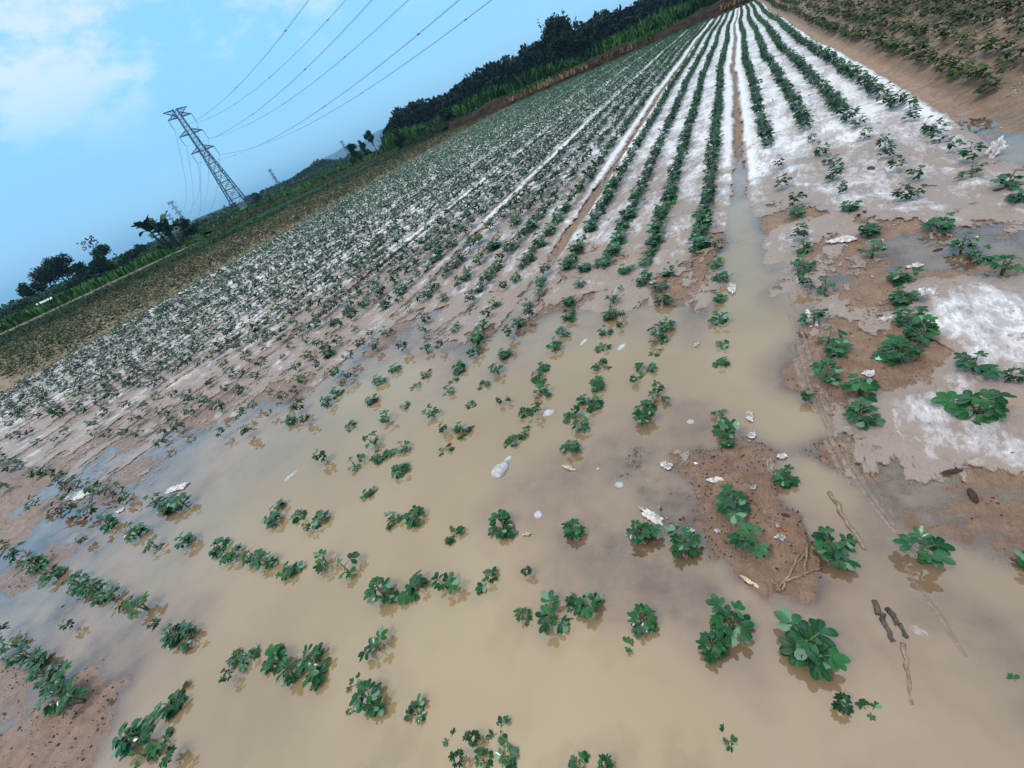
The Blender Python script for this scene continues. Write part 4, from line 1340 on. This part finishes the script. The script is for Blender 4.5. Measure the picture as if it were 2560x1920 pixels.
# white sheet roof at the far left
x, y = polar(-76.85, 74)
root = empty('sheet_roof', (x, y, .1), rad(76))
tag(root, 'slanted white roof sheet of a low shelter among the left bushes', 'roof sheet')
b = MB()
for i in range(10):
    b.box((-.75 + i * .16, 0, .75 + .02 * (i % 2)), (.155, .5, .02), np.array([[1, 0, 0], [0, cos(.4), -sin(.4)], [0, sin(.4), cos(.4)]]))
b.build('roof', MAT_SHEET, root)
for sx in (-.7, .7):
    for sy in (-.2, .2):
        b = MB()
        b.bar((sx, sy, -.2), (sx, sy, .74 + sy * .42), .03)
        b.build('post', MAT_BARK, root)

# ------------------------------------------------------------------ pylons and power lines


def pylon(name, az, d, h, yaw, label, thick=1.0, zb=0.0):
    """lattice suspension tower: arms lie along local X"""
    x, y = polar(az, d)
    root = empty(name, (x, y, zb), yaw)
    tag(root, label, 'pylon', 'pylons of the power line')
    k = h / 56.0
    wl_, wb, wt_ = 4.6 * k, 1.75 * k, 1.0 * k
    z1 = 34.5 * k                                   # waist
    lv = [0, 7, 12.5, 17, 22.5, 27.5, 31.5, 34.5]
    lv = [q * k for q in lv]
    hw = lambda z: wl_ + (wb - wl_) * (z / z1) if z < z1 else wb + (wt_ - wb) * (z - z1) / (h - z1)
    for sx in (-1, 1):
        for sy in (-1, 1):
            b = MB()
            b.tube([(sx * hw(0), sy * hw(0), -1), (sx * hw(z1), sy * hw(z1), z1)], [.26 * thick, .22 * thick], 4)
            b.tube([(sx * hw(z1), sy * hw(z1), z1), (sx * hw(h), sy * hw(h), h)], [.20 * thick, .15 * thick], 4)
            b.build('leg', MAT_STEEL, root)
    b = MB()
    allz = lv + list(np.linspace(z1, h, 12)[1:])
    for z0, z2 in zip(allz[:-1], allz[1:]):
        a0, a2 = hw(z0), hw(z2)
        for (sx0, sy0), (sx1, sy1) in (((-1, -1), (1, -1)), ((1, -1), (1, 1)), ((1, 1), (-1, 1)), ((-1, 1), (-1, -1))):
            tw = (.10 if z0 < z1 else .075) * thick
            b.bar((sx0 * a0, sy0 * a0, z0), (sx1 * a2, sy1 * a2, z2), tw)
            b.bar((sx1 * a0, sy1 * a0, z0), (sx0 * a2, sy0 * a2, z2), tw)
            if z0 < z1:
                b.bar((sx0 * a2, sy0 * a2, z2), (sx1 * a2, sy1 * a2, z2), .11 * thick)
    b.build('lattice', MAT_STEEL, root)
    levels = [(h - .4 * k, 6.3, -3.0), (52.0 * k, 6.4, 2.2), (43.6 * k, 6.6, 2.2), (34.7 * k, 6.7, 2.2)]
    for li, (za, sp_, rise) in enumerate(levels):
        b = MB()
        for sx in (-1, 1):
            tip = np.array([sx * sp_ * k, 0, za])
            w0, w1 = hw(min(za, h)), hw(min(za + rise * k, h))
            for sy in (-1, 1):
                b.bar((sx * w0, sy * w0, za), tip, .15 * thick)
                b.bar((sx * w1, sy * w1, min(za + rise * k, h)), tip, .13 * thick)
                for t0, t1 in ((.0, .3), (.3, .3), (.3, .6), (.6, .6)):
                    lo = np.array([sx * w0, sy * w0, za]) * (1 - t0) + tip * t0
                    hi = np.array([sx * w1, sy * w1, min(za + rise * k, h)]) * (1 - t1) + tip * t1
                    b.bar(lo, hi, .06 * thick)
        b.build('cross_arm', MAT_STEEL, root)
        if li:
            for sx in (-1, 1):
                b = MB()
                zz_ = np.linspace(za, za - 4.6 * k, 16)
                b.tube([(sx * sp_ * k, 0, q) for q in zz_], [.10 * thick + .07 * thick * (i % 2) for i in range(16)], 6)
                b.build('insulator', MAT_INSUL, root)
    return root, levels, k


P1 = np.array(polar(-57.62, 330))
P0 = np.array([169.85, 13.28])                    # the next tower, standing out of the picture
dirv = (P0 - P1) / np.linalg.norm(P0 - P1)
yaw1 = math.atan2(-dirv[0], dirv[1])              # local +Y along the line
pylon('pylon', -57.62, 330, 56.0, yaw1, 'tall lattice pylon with three pairs of arms, nearest and largest', 1.25)
P2 = np.array(polar(-63.1, 960))
d2 = (P1 - P2) / np.linalg.norm(P1 - P2)
yaw2 = math.atan2(-d2[0], d2[1])
pylon('pylon', -63.1, 960, 50.0, yaw2, 'second pylon of the line, small and hazy behind the banana plant', 1.9)
pylon('pylon', -64.0, 1350, 48.0, yaw2, 'faint third pylon half hidden beside the second one', 2.2)
pylon('pylon', -53.05, 1300, 50.0, 0.4, 'faint pylon standing before the left foot of the mountain', 2.4)
pylon('pylon', -44.66, 1500, 52.0, 0.4, 'tiny faint pylon on the mountain slope by the lone trees', 2.4)


def power_line(A, B, sag, label, t1=1.0, rad_=.036, nsp=9, sep=.45):
    t = np.linspace(0, t1, 90)
    P = A[None] + (B - A)[None] * t[:, None]
    P[:, 2] -= 4 * sag * t * (1 - t)
    d = unit((B - A) * np.array([1, 1, 0]))
    s = np.array([-d[1], d[0], 0]) * sep * .5
    b = MB()
    b.tube(P - s, rad_, 5)
    b.tube(P + s, rad_, 5)
    o = b.build('power_line', MAT_CABLE, smooth=True)
    tag(o, label, 'power line', 'twin cables of the power line')
    for q in np.linspace(.06, t1 * .98, nsp):
        i = int(q / t1 * 89)
        sp_ = MB()
        sp_.tube([P[i] - s * 1.4, P[i] + s * 1.4], .085, 6)
        sp_.box(P[i], (.3, .3, .22))
        sp_.build('spacer', MAT_STEEL, o)


perp = np.array([-dirv[1], dirv[0]])
perp2 = np.array([-d2[1], d2[0]])
nm_l = ['upper', 'middle', 'lower']
for li, za in enumerate((52.0, 43.6, 34.7)):
    for sd in (-1, 1):
        A = np.r_[P1 + perp * 6.4 * sd, za - 4.7]
        B = np.r_[P0 + perp * 6.4 * sd, za - 4.7 + 9.6]
        wh = 'camera-side' if (perp * sd) @ (-P1) > 0 else 'far-side'
        power_line(A, B, 19.3, '%s %s cable pair rising overhead from the tallest pylon' % (nm_l[li], wh), .97)
        C_ = np.r_[P2 + perp2 * 5.6 * sd, (za - 4.7) * 50 / 56]
        power_line(A, C_, 20.0, '%s %s cable pair sagging from the tallest pylon to the second' % (nm_l[li], wh), 1.0, .045, 3)

# ------------------------------------------------------------------ stones, scraps and debris on the mud


def gz(x, y):
    return float(ground_z(np.array([x]), np.array([y]))[0])


def stone(name, x, y, sx, sy, sz, rz, label, mat, seed, cat='stone', group=None, lift=.35, taper=0.0):
    r = np.random.default_rng(seed)
    nu, nv = 18, 11
    th = np.linspace(0, 2 * pi, nu, endpoint=False)
    ph = np.linspace(-pi / 2, pi / 2, nv)
    T, Pp = np.meshgrid(th, ph)
    cx, cy, cz = np.cos(T) * np.cos(Pp), np.sin(T) * np.cos(Pp), np.sin(Pp)
    d = 1 + .22 * (fbm(cx * 1.3 + 5 + seed, cy * 1.3 + cz * 1.1, 3, seed) - .5) + .07 * (fbm(cx * 4 + seed, cy * 4 + cz * 3, 2, seed + 1) - .5)
    ta = 1 - taper * (cx * .5 + .5)
    V = np.stack([cx * d * sx, cy * d * sy * ta, np.maximum(cz, -.6) * d * sz * ta], -1).reshape(-1, 3)
    F = []
    for j in range(nv - 1):
        for i in range(nu):
            F.append([j * nu + i, j * nu + (i + 1) % nu, (j + 1) * nu + (i + 1) % nu, (j + 1) * nu + i])
    o = mk(name, V, np.array(F), mat, smooth=True)
    o.location = (x, y, max(gz(x, y), -.012) + sz * lift)
    o.rotation_euler = (0, 0, rz)
    return tag(o, label, cat, group)


SG = 'pale stones in the flooded field'
stone('stone', -1.165, 1.105, .060, .045, .036, 1.3, 'big grey egg-shaped stone with a small stone on its tip, in the pool', MAT_STONE, 1, group=SG, taper=.35)
stone('stone', -1.155, 1.185, .024, .016, .016, .9, 'small white stone touching the tip of the big egg-shaped stone', MAT_STONE, 2, group=SG)
stone('stone', -1.05, 1.54, .042, .028, .024, .3, 'round grey stone behind the big egg-shaped stone', MAT_STONE, 3, group=SG)
stone('stone', -2.72, .86, .055, .019, .018, 1.15, 'narrow white stone alone in the left part of the pool', MAT_STONE, 4, group=SG)
stone('stone', -1.04, 2.25, .048, .019, .016, 1.25, 'slim white stone, left of a pair of white ovals in the water', MAT_STONE, 5, group=SG)
stone('stone', -.76, 2.16, .040, .024, .018, 1.2, 'wider white oval stone, right of the slim white one', MAT_STONE, 6, group=SG)
stone('stone', -.54, 1.10, .020, .019, .016, .3, 'small round pale stone at the edge of the brown mud', MAT_STONE, 7, group=SG)
stone('stone', -.86, .89, .021, .021, .015, .3, 'small round stone beside a plant in the front pool', MAT_STONE, 8, group=SG)
stone('stone', -.66, 1.18, .009, .008, .007, .3, 'tiny white pebble between the big stone and the brown mud', MAT_STONE, 9, group=SG, cat='pebble')
stone('stone', -.29, 1.51, .018, .015, .014, .3, 'small grey stone at the end of the mud tongue', MAT_STONE, 10, group=SG)
stone('stone', .62, 1.36, .030, .022, .012, .2, 'flat pale stone at the lower edge of the white crust', MAT_STONE2, 11, group=SG)
stone('stone', .30, 1.50, .026, .022, .008, .5, 'flat muddy stone lying in the wet furrow', MAT_STONE2, 12, group=SG)
stone('stone', .36, .74, .030, .018, .008, -.5, 'half sunk pinkish stone right of the rotten sticks', MAT_STONE2, 13, group=SG)
for k_, (x, y, s_) in enumerate([(.55, 1.31, .022), (.575, 1.215, .026), (.07, 1.05, .012), (.31, .80, .014), (.255, .775, .014), (.85, 2.94, .022), (.77, 4.46, .035), (-1.14, 4.49, .035), (.66, 1.64, .014), (-4.62, 1.75, .03), (-.18, 1.30, .010), (.40, 3.35, .02), (1.25, 3.6, .03), (.62, 3.62, .024), (-.16, 4.0, .018), (-.10, 4.45, .02)]):
    stone('clod', x, y, s_ * 1.25, s_ * (.38 if k_ < 2 else .65), s_ * .45, k_ * 1.3 + .3, ['dark lump on the mud below the white crust', 'dark lump nearest the right edge, below the crust', 'tiny dark clod on the mud tongue', 'dark crumb right of the front sticks', 'dark crumb left of the rotten sticks', 'dark stone in shallow water among right plants', 'black clod between two right rows', 'black clod in the second furrow', 'dark bit on the white crust', 'black clod by the left torn film', 'dark crumb on top of the mud tongue', 'dark bit on the silt right of the furrow', 'dark clod near the edge row', 'dark twig-like clod right of the furrow', 'dark crumb in the furrow, lower one', 'dark crumb in the furrow, upper one'][k_], MAT_CLOD, 40 + k_, 'clod', 'dark clods on the mud', .3)


def scrap(name, x, y, sx, sy, rz, label, seed, mat=None, up=.02, cat='plastic scrap', group='torn scraps of plastic film'):
    """a crumpled sheet with a ragged outline and real thickness"""
    r = np.random.default_rng(seed)
    sx, sy = sx * .82, sy * .82
    n = 15
    u = np.linspace(-1, 1, n)
    A, B = np.meshgrid(u, u)
    ang = np.arctan2(B, A)
    ragg = .78 + 1.25 * (fbm(np.cos(ang) * 2.1 + seed, np.sin(ang) * 2.1, 4, seed, .65) - .45)
    rad2 = np.maximum(np.abs(A), np.abs(B))
    cir = np.hypot(A, B) + 1e-6
    ax, ay = A * rad2 / cir * ragg, B * rad2 / cir * ragg
    z = up * 1.5 * (np.abs(fbm(A * 2.6 + seed, B * 1.9, 4, seed + 2, .6) - .5) * 3.4) * (1.15 - rad2 * .75)
    top = np.stack([ax * sx, ay * sy, z + .003], -1).reshape(-1, 3)
    bot = top - np.array([0, 0, .003])
    i = np.arange((n - 1) * (n - 1))
    a = (i // (n - 1)) * n + i % (n - 1)
    F = np.stack([a, a + 1, a + n + 1, a + n], -1)
    rim = np.r_[np.arange(n), np.arange(1, n) * n + n - 1, (n - 1) * n + np.arange(n - 2, -1, -1), np.arange(n - 2, 0, -1) * n]
    rn = np.roll(rim, -1)
    m_ = n * n
    o = mk(name, np.vstack([top, bot]), np.vstack([F, F[:, ::-1] + m_, np.stack([rn, rim, rim + m_, rn + m_], -1)]), mat or MAT_SCRAP, smooth=True)
    o.location = (x, y, max(gz(x, y), -.002) + .003)
    o.rotation_euler = (r.normal() * .05, r.normal() * .05, rz)
    return tag(o, label, cat, group)


SC = [(-.36, 1.23, .030, .040, .3, 'crumpled white scrap alone on the brown mud tongue'), (-.05, 1.56, .022, .045, .2, 'long white scrap on the mud beside a bushy plant'),
      (-.035, 1.435, .020, .026, .2, 'smaller white scrap just below the long one'), (-.38, .965, .070, .030, -.5, 'large crumpled scrap between two plants at the front of the mud'),
      (.07, 1.33, .026, .022, .4, 'pale scrap behind the small plant at the furrow edge'), (-.16, 1.17, .040, .018, .2, 'flat grey scrap under the plant on the mud tongue'),
      (-.14, .94, .016, .014, .4, 'small white scrap right of the front plant pair'), (.05, .95, .020, .014, .1, 'white flake near the straw pile'),
      (-.03, 1.14, .018, .012, .5, 'shred of film on the upper mud tongue'), (.045, .995, .010, .010, .3, 'tiny white flake on the mud beside the plants'),
      (-.235, .93, .022, .014, .3, 'pale scrap tucked between the two front plants'),
      (.90, 2.03, .055, .032, -.6, 'smooth white lump of plastic at the right edge of the crust'), (1.40, 4.24, .06, .11, .35, 'upright white sheet of film at the edge of the field'),
      (.73, 2.78, .050, .040, .3, 'crumpled bluish film below a plant in shallow water'), (.23, 2.32, .030, .10, .25, 'long white shred beside the wet furrow, right bank'),
      (-.16, 2.75, .035, .12, .05, 'long white shred beside the wet furrow, left bank'), (.22, 2.75, .05, .03, .3, 'curled white shred on the right bank of the furrow'),
      (-3.88, .58, .16, .06, .45, 'bright white torn film by the plants at left of the pool'), (-5.3, .29, .22, .10, .4, 'white film torn open in the left headland rows'),
      (.70, 2.45, .060, .060, .2, 'round white film pushed up under a plant by the crust'), (.53, 2.26, .045, .035, .5, 'white oval film blob at the crust edge'),
      (-.70, 2.99, .035, .035, .4, 'white film puff in the fourth row left of the furrow'), (.46, 3.22, .10, .05, .1, 'white smear of film between the first two right rows'),
      (-4.3, .30, .05, .03, .3, 'small white scrap left of the flooded left plants'), (.40, 1.82, .03, .03, .4, 'pale scrap in the bed edge by the furrow plants')]
for k_, (x, y, sx, sy, rz, lb) in enumerate(SC):
    scrap('film_scrap', x, y, sx, sy, rz, lb, 60 + k_, up=.03 if k_ in (11, 12, 19) else .014)
o = bpy.data.objects['film_scrap.012'] if 'film_scrap.012' in bpy.data.objects else None
if o:
    o.rotation_euler = (.9, .1, -.5)
    o.location.z += .05
scrap('turquoise_scrap', .45, 1.93, .027, .019, -.4, 'bright turquoise scrap lying on brown mud beside a peanut plant', 120, MAT_CYAN, .012, 'scrap', None)
scrap('orange_flake', .06, .985, .014, .010, -.5, 'small orange-brown flake on the mud beside two plants', 121, MAT_RUST, .006, 'flake', None)


def sunken_husk(name, x, y, sx, sy, rz, label, seed):
    return scrap(name, x, y, sx, sy, rz, label, seed, MAT_HUSK, .014, 'husk', 'pale husks in the water')


o = sunken_husk('husk', -.80, 1.165, .050, .016, -.25, 'broken cream and brown husk floating beside the big egg-shaped stone', 131)
sunken_husk('husk', -.87, .785, .026, .009, .4, 'pale tan husk floating beside a front pool plant', 132)
sunken_husk('husk', -.04, .775, .036, .009, -.45, 'curved cream sliver at the tip of the straw pile', 133)
sunken_husk('husk', -.32, 2.14, .03, .012, 1.2, 'tan oval husk sunk in the pool right of the white ovals', 134)


def stick(name, pts, rad_, label, mat, cat='stick', group=None, seed=1):
    r = np.random.default_rng(seed)
    pts = np.array(pts, float)
    t = np.linspace(0, 1, 9)
    tt = np.linspace(0, 1, len(pts))
    P = np.stack([np.interp(t, tt, pts[:, i]) for i in range(3)], -1)
    P[1:-1, :2] += r.normal(size=(7, 2)) * rad_ * .5
    b = MB()
    b.tube(P, rad_ * r.uniform(.7, 1.25, 9), 7)
    o = b.build(name, mat, smooth=True)
    return tag(o, label, cat, group)


stick('rotten_stick', [(.275, .80, .000), (.286, .745, .003), (.300, .695, -.004)], .0072, 'left half of a dark rotten split stick in shallow water', MAT_ROT, 'stick', 'rotten sticks', 2)
stick('rotten_stick', [(.300, .785, .000), (.322, .745, .003), (.331, .712, -.004)], .0065, 'right half of a dark rotten split stick in shallow water', MAT_ROT, 'stick', 'rotten sticks', 3)
stick('long_stem', [(.205, 1.175, .002), (.24, 1.07, .003), (.275, .965, -.001)], .006, 'pale stem lying in the wet furrow above a plant', MAT_STRAW, 'stem', None, 4)
stick('long_stem', [(.32, .695, .001), (.316, .64, .001), (.312, .55, -.004)], .005, 'pale stem running from the rotten sticks towards the bottom', MAT_STRAW, 'stem', None, 5)
for k_, (a, b_, lb) in enumerate([((.035, .765), (.125, .925), 'longest straw of the small straw pile'), ((.05, .77), (.10, .90), 'second straw in the small straw pile'), ((.06, .80), (.155, .87), 'cross straw on the small straw pile'), ((.02, .80), (.045, .765), 'short straw at the tip of the pile'), ((.11, .83), (.125, .95), 'thin straw right of the small straw pile')]):
    zz_ = max(gz(*a), 0) + .008
    stick('straw', [(*a, zz_), ((a[0] + b_[0]) / 2, (a[1] + b_[1]) / 2, zz_ + .004), (*b_, max(gz(*b_), 0) + .006)], .0035, lb, MAT_STRAW, 'straw', 'small straw pile', 20 + k_)


def silted_fold(pts, width, label, seed):
    """the buried edge of a plastic sheet: long parallel wrinkles standing a few millimetres out of the mud"""
    pts = np.array(pts, float)
    seg = np.r_[0, np.cumsum(np.hypot(*np.diff(pts, axis=0).T))]
    t = np.linspace(0, seg[-1], int(seg[-1] / .012))
    px, py = np.interp(t, seg, pts[:, 0]), np.interp(t, seg, pts[:, 1])
    tx, ty = np.gradient(px), np.gradient(py)
    nn = np.hypot(tx, ty)
    us = np.linspace(-1, 1, 41)
    U, T = np.meshgrid(us, t)
    ww = width * (.65 + .7 * fbm(T * 2.2, T * 0, 2, seed)) * np.sin(np.clip(T / seg[-1], .02, .98) * pi) ** .35
    x = px[:, None] - ty[:, None] / nn[:, None] * U * ww * .5
    y = py[:, None] + tx[:, None] / nn[:, None] * U * ww * .5
    rid = np.abs(fbm(U * 7 + 3, T * 1.6, 3, seed + 1) - .5) * 2
    z = np.maximum(ground_z(x, y), -.004) + (1 - rid) ** 2 * .010 * (1 - U ** 2) - .0035
    n_u = len(us)
    i = np.arange((n_u - 1) * (len(t) - 1))
    a = (i // (n_u - 1)) * n_u + i % (n_u - 1)
    o = mk('silted_film_edge', np.stack([x, y, z], -1).reshape(-1, 3), np.stack([a, a + 1, a + n_u + 1, a + n_u], -1), MAT_SILTFILM, smooth=True)
    return tag(o, label, 'plastic sheet', 'silted edges of plastic sheets')


silted_fold([(.14, 2.62), (.17, 2.05), (.21, 1.63), (.275, 1.32), (.345, 1.10), (.40, .97)], .13, 'wrinkled silted plastic edge along the right bank of the wet furrow', 401)
silted_fold([(.36, .93), (.41, .80), (.44, .70)], .05, 'short silted plastic wrinkle right of the rotten sticks', 402)
root = empty('dead_twig', (-.33, 2.95, max(gz(-.33, 2.95), 0)))
tag(root, 'dead forked twig leaning over the water left of the furrow', 'twig')
b = MB()
b.tube([(-.02, -.06, -.01), (0, 0, .05), (.05, .03, .09)], [.006, .005, .003], 5)
b.tube([(0, 0, .05), (-.05, .03, .085), (-.10, .0, .06)], [.005, .004, .002], 5)
b.tube([(.02, .01, .065), (.04, -.05, .05), (.05, -.10, .01)], [.004, .004, .003], 5)
b.tube([(-.05, .03, .085), (-.06, .07, .11)], [.003, .002], 4)
b.build('branch', MAT_STRAW, root, smooth=True)
# drowned leaf cluster at the lower right
root = empty('drowned_plant', (.515, .665, -.010), 2.4)
root.scale = (.085, .085, .03)
tag(root, 'grey-green peanut leaves drowned under silty water near the lower right edge', 'peanut plant')
for nm_, me in zip(('foliage', 'stem'), TPLF[1]):
    c = bpy.data.objects.new(nm_, me)
    COL.objects.link(c)
    c.parent = root

# loose crumbs of soil and flakes of film, too many to count


def crumbs(name, n, x0, x1, y0, y1, s0, s1, mat, label, cat, seed, cond, flat=.45):
    r = np.random.default_rng(seed)
    p = np.stack([r.uniform(x0, x1, n * 6), r.uniform(y0, y1, n * 6)], -1)
    p = p[cond(p[:, 0], p[:, 1], r)][:n]
    n = len(p)
    zg = np.maximum(ground_z(p[:, 0], p[:, 1]), 0.0)
    oc = np.array([[1, 0, 0], [0, 1, 0], [-1, 0, 0], [0, -1, 0], [0, 0, 1], [0, 0, -1]], float)
    V = oc[None] * (1 + r.normal(size=(n, 6, 3)) * .25)
    V = V * (r.uniform(s0, s1, n) * r.uniform(.4, 1.0, n))[:, None, None] * np.array([1, .75, flat])
    a = r.uniform(0, 2 * pi, n)
    ca, sa = np.cos(a)[:, None], np.sin(a)[:, None]
    W_ = np.stack([V[..., 0] * ca - V[..., 1] * sa + p[:, 0:1], V[..., 0] * sa + V[..., 1] * ca + p[:, 1:2], V[..., 2] + zg[:, None] + .003], -1)
    f = np.array([[0, 1, 4], [1, 2, 4], [2, 3, 4], [3, 0, 4], [1, 0, 5], [2, 1, 5], [3, 2, 5], [0, 3, 5]])
    F = (f[None] + (np.arange(n) * 6)[:, None, None]).reshape(-1, 3)
    o = mk(name, W_.reshape(-1, 3), F, mat)
    return tag(o, label, cat, kind='stuff')


dry = lambda x, y, r: (ground_z(x, y) > 0.001) & (fbm(x * 2.5, y * 2.5, 3, 203) > .45 + .1 * r.random(len(x)))
crumbs('soil_crumbs', 2600, -2.5, 1.6, .7, 6.5, .002, .0075, MAT_CLOD, 'dark soil crumbs sprinkled over mud and film', 'soil crumbs', 301, dry)
crumbs('soil_crumbs', 900, -9, -2.2, -.6, 3.0, .003, .012, MAT_CLOD, 'dark soil crumbs on the grey mud at left', 'soil crumbs', 302, dry)
crumbs('soil_crumbs', 900, -.55, .22, .84, 1.75, .0012, .0055, MAT_CLOD, 'dark soil crumbs on the mud tongue in the pool', 'soil crumbs', 306, lambda x, y, r: ground_z(x, y) > -.003)
crumbs('soil_crumbs', 700, -4.6, -1.1, -1.0, -.15, .002, .010, MAT_CLOD, 'dark crumbs on the reddish mud at the lower left corner', 'soil crumbs', 307, lambda x, y, r: ground_z(x, y) > .0)
crumbs('soil_clods', 3000, 1.75, 7.0, 4.2, 12, .008, .030, MAT_STONE2, 'brown clods lying over the bare field', 'soil clods', 303, lambda x, y, r: row_off(x, y) > 1.8, .6)
crumbs('film_flakes', 1100, -3.0, 1.6, .8, 6.0, .003, .014, MAT_SCRAP, 'small white flakes of torn film in the mud', 'film flakes', 304, lambda x, y, r: (idw(x, y, COVER_PTS) > .25 + .25 * r.random(len(x))) & (ground_z(x, y) > -.002), .3)
crumbs('film_flakes', 700, -9, -2.5, .2, 3.2, .005, .020, MAT_SCRAP, 'white flakes of torn film on the left beds', 'film flakes', 305, lambda x, y, r: (idw(x, y, COVER_PTS) > .25 + .25 * r.random(len(x))) & (ground_z(x, y) > -.002), .3)

# ------------------------------------------------------------------ haze: one box of thin air around everything
hm = bpy.data.materials.new('haze')
hm.use_nodes = True
ht = hm.node_tree
ht.nodes.remove(ht.nodes['Principled BSDF'])
pv = ht.nodes.new('ShaderNodeVolumePrincipled')
pv.inputs['Color'].default_value = (0.36, 0.72, 1.0, 1)
pv.inputs['Density'].default_value = 0.00030
pv.inputs['Anisotropy'].default_value = 0.0
ht.links.new(pv.outputs[0], ht.nodes['Material Output'].inputs['Volume'])
b = MB()
b.box((-1250, 2700, 54.0), (8900, 6400, 114.0))
o = b.build('haze', hm)
tag(o, kind='stuff')
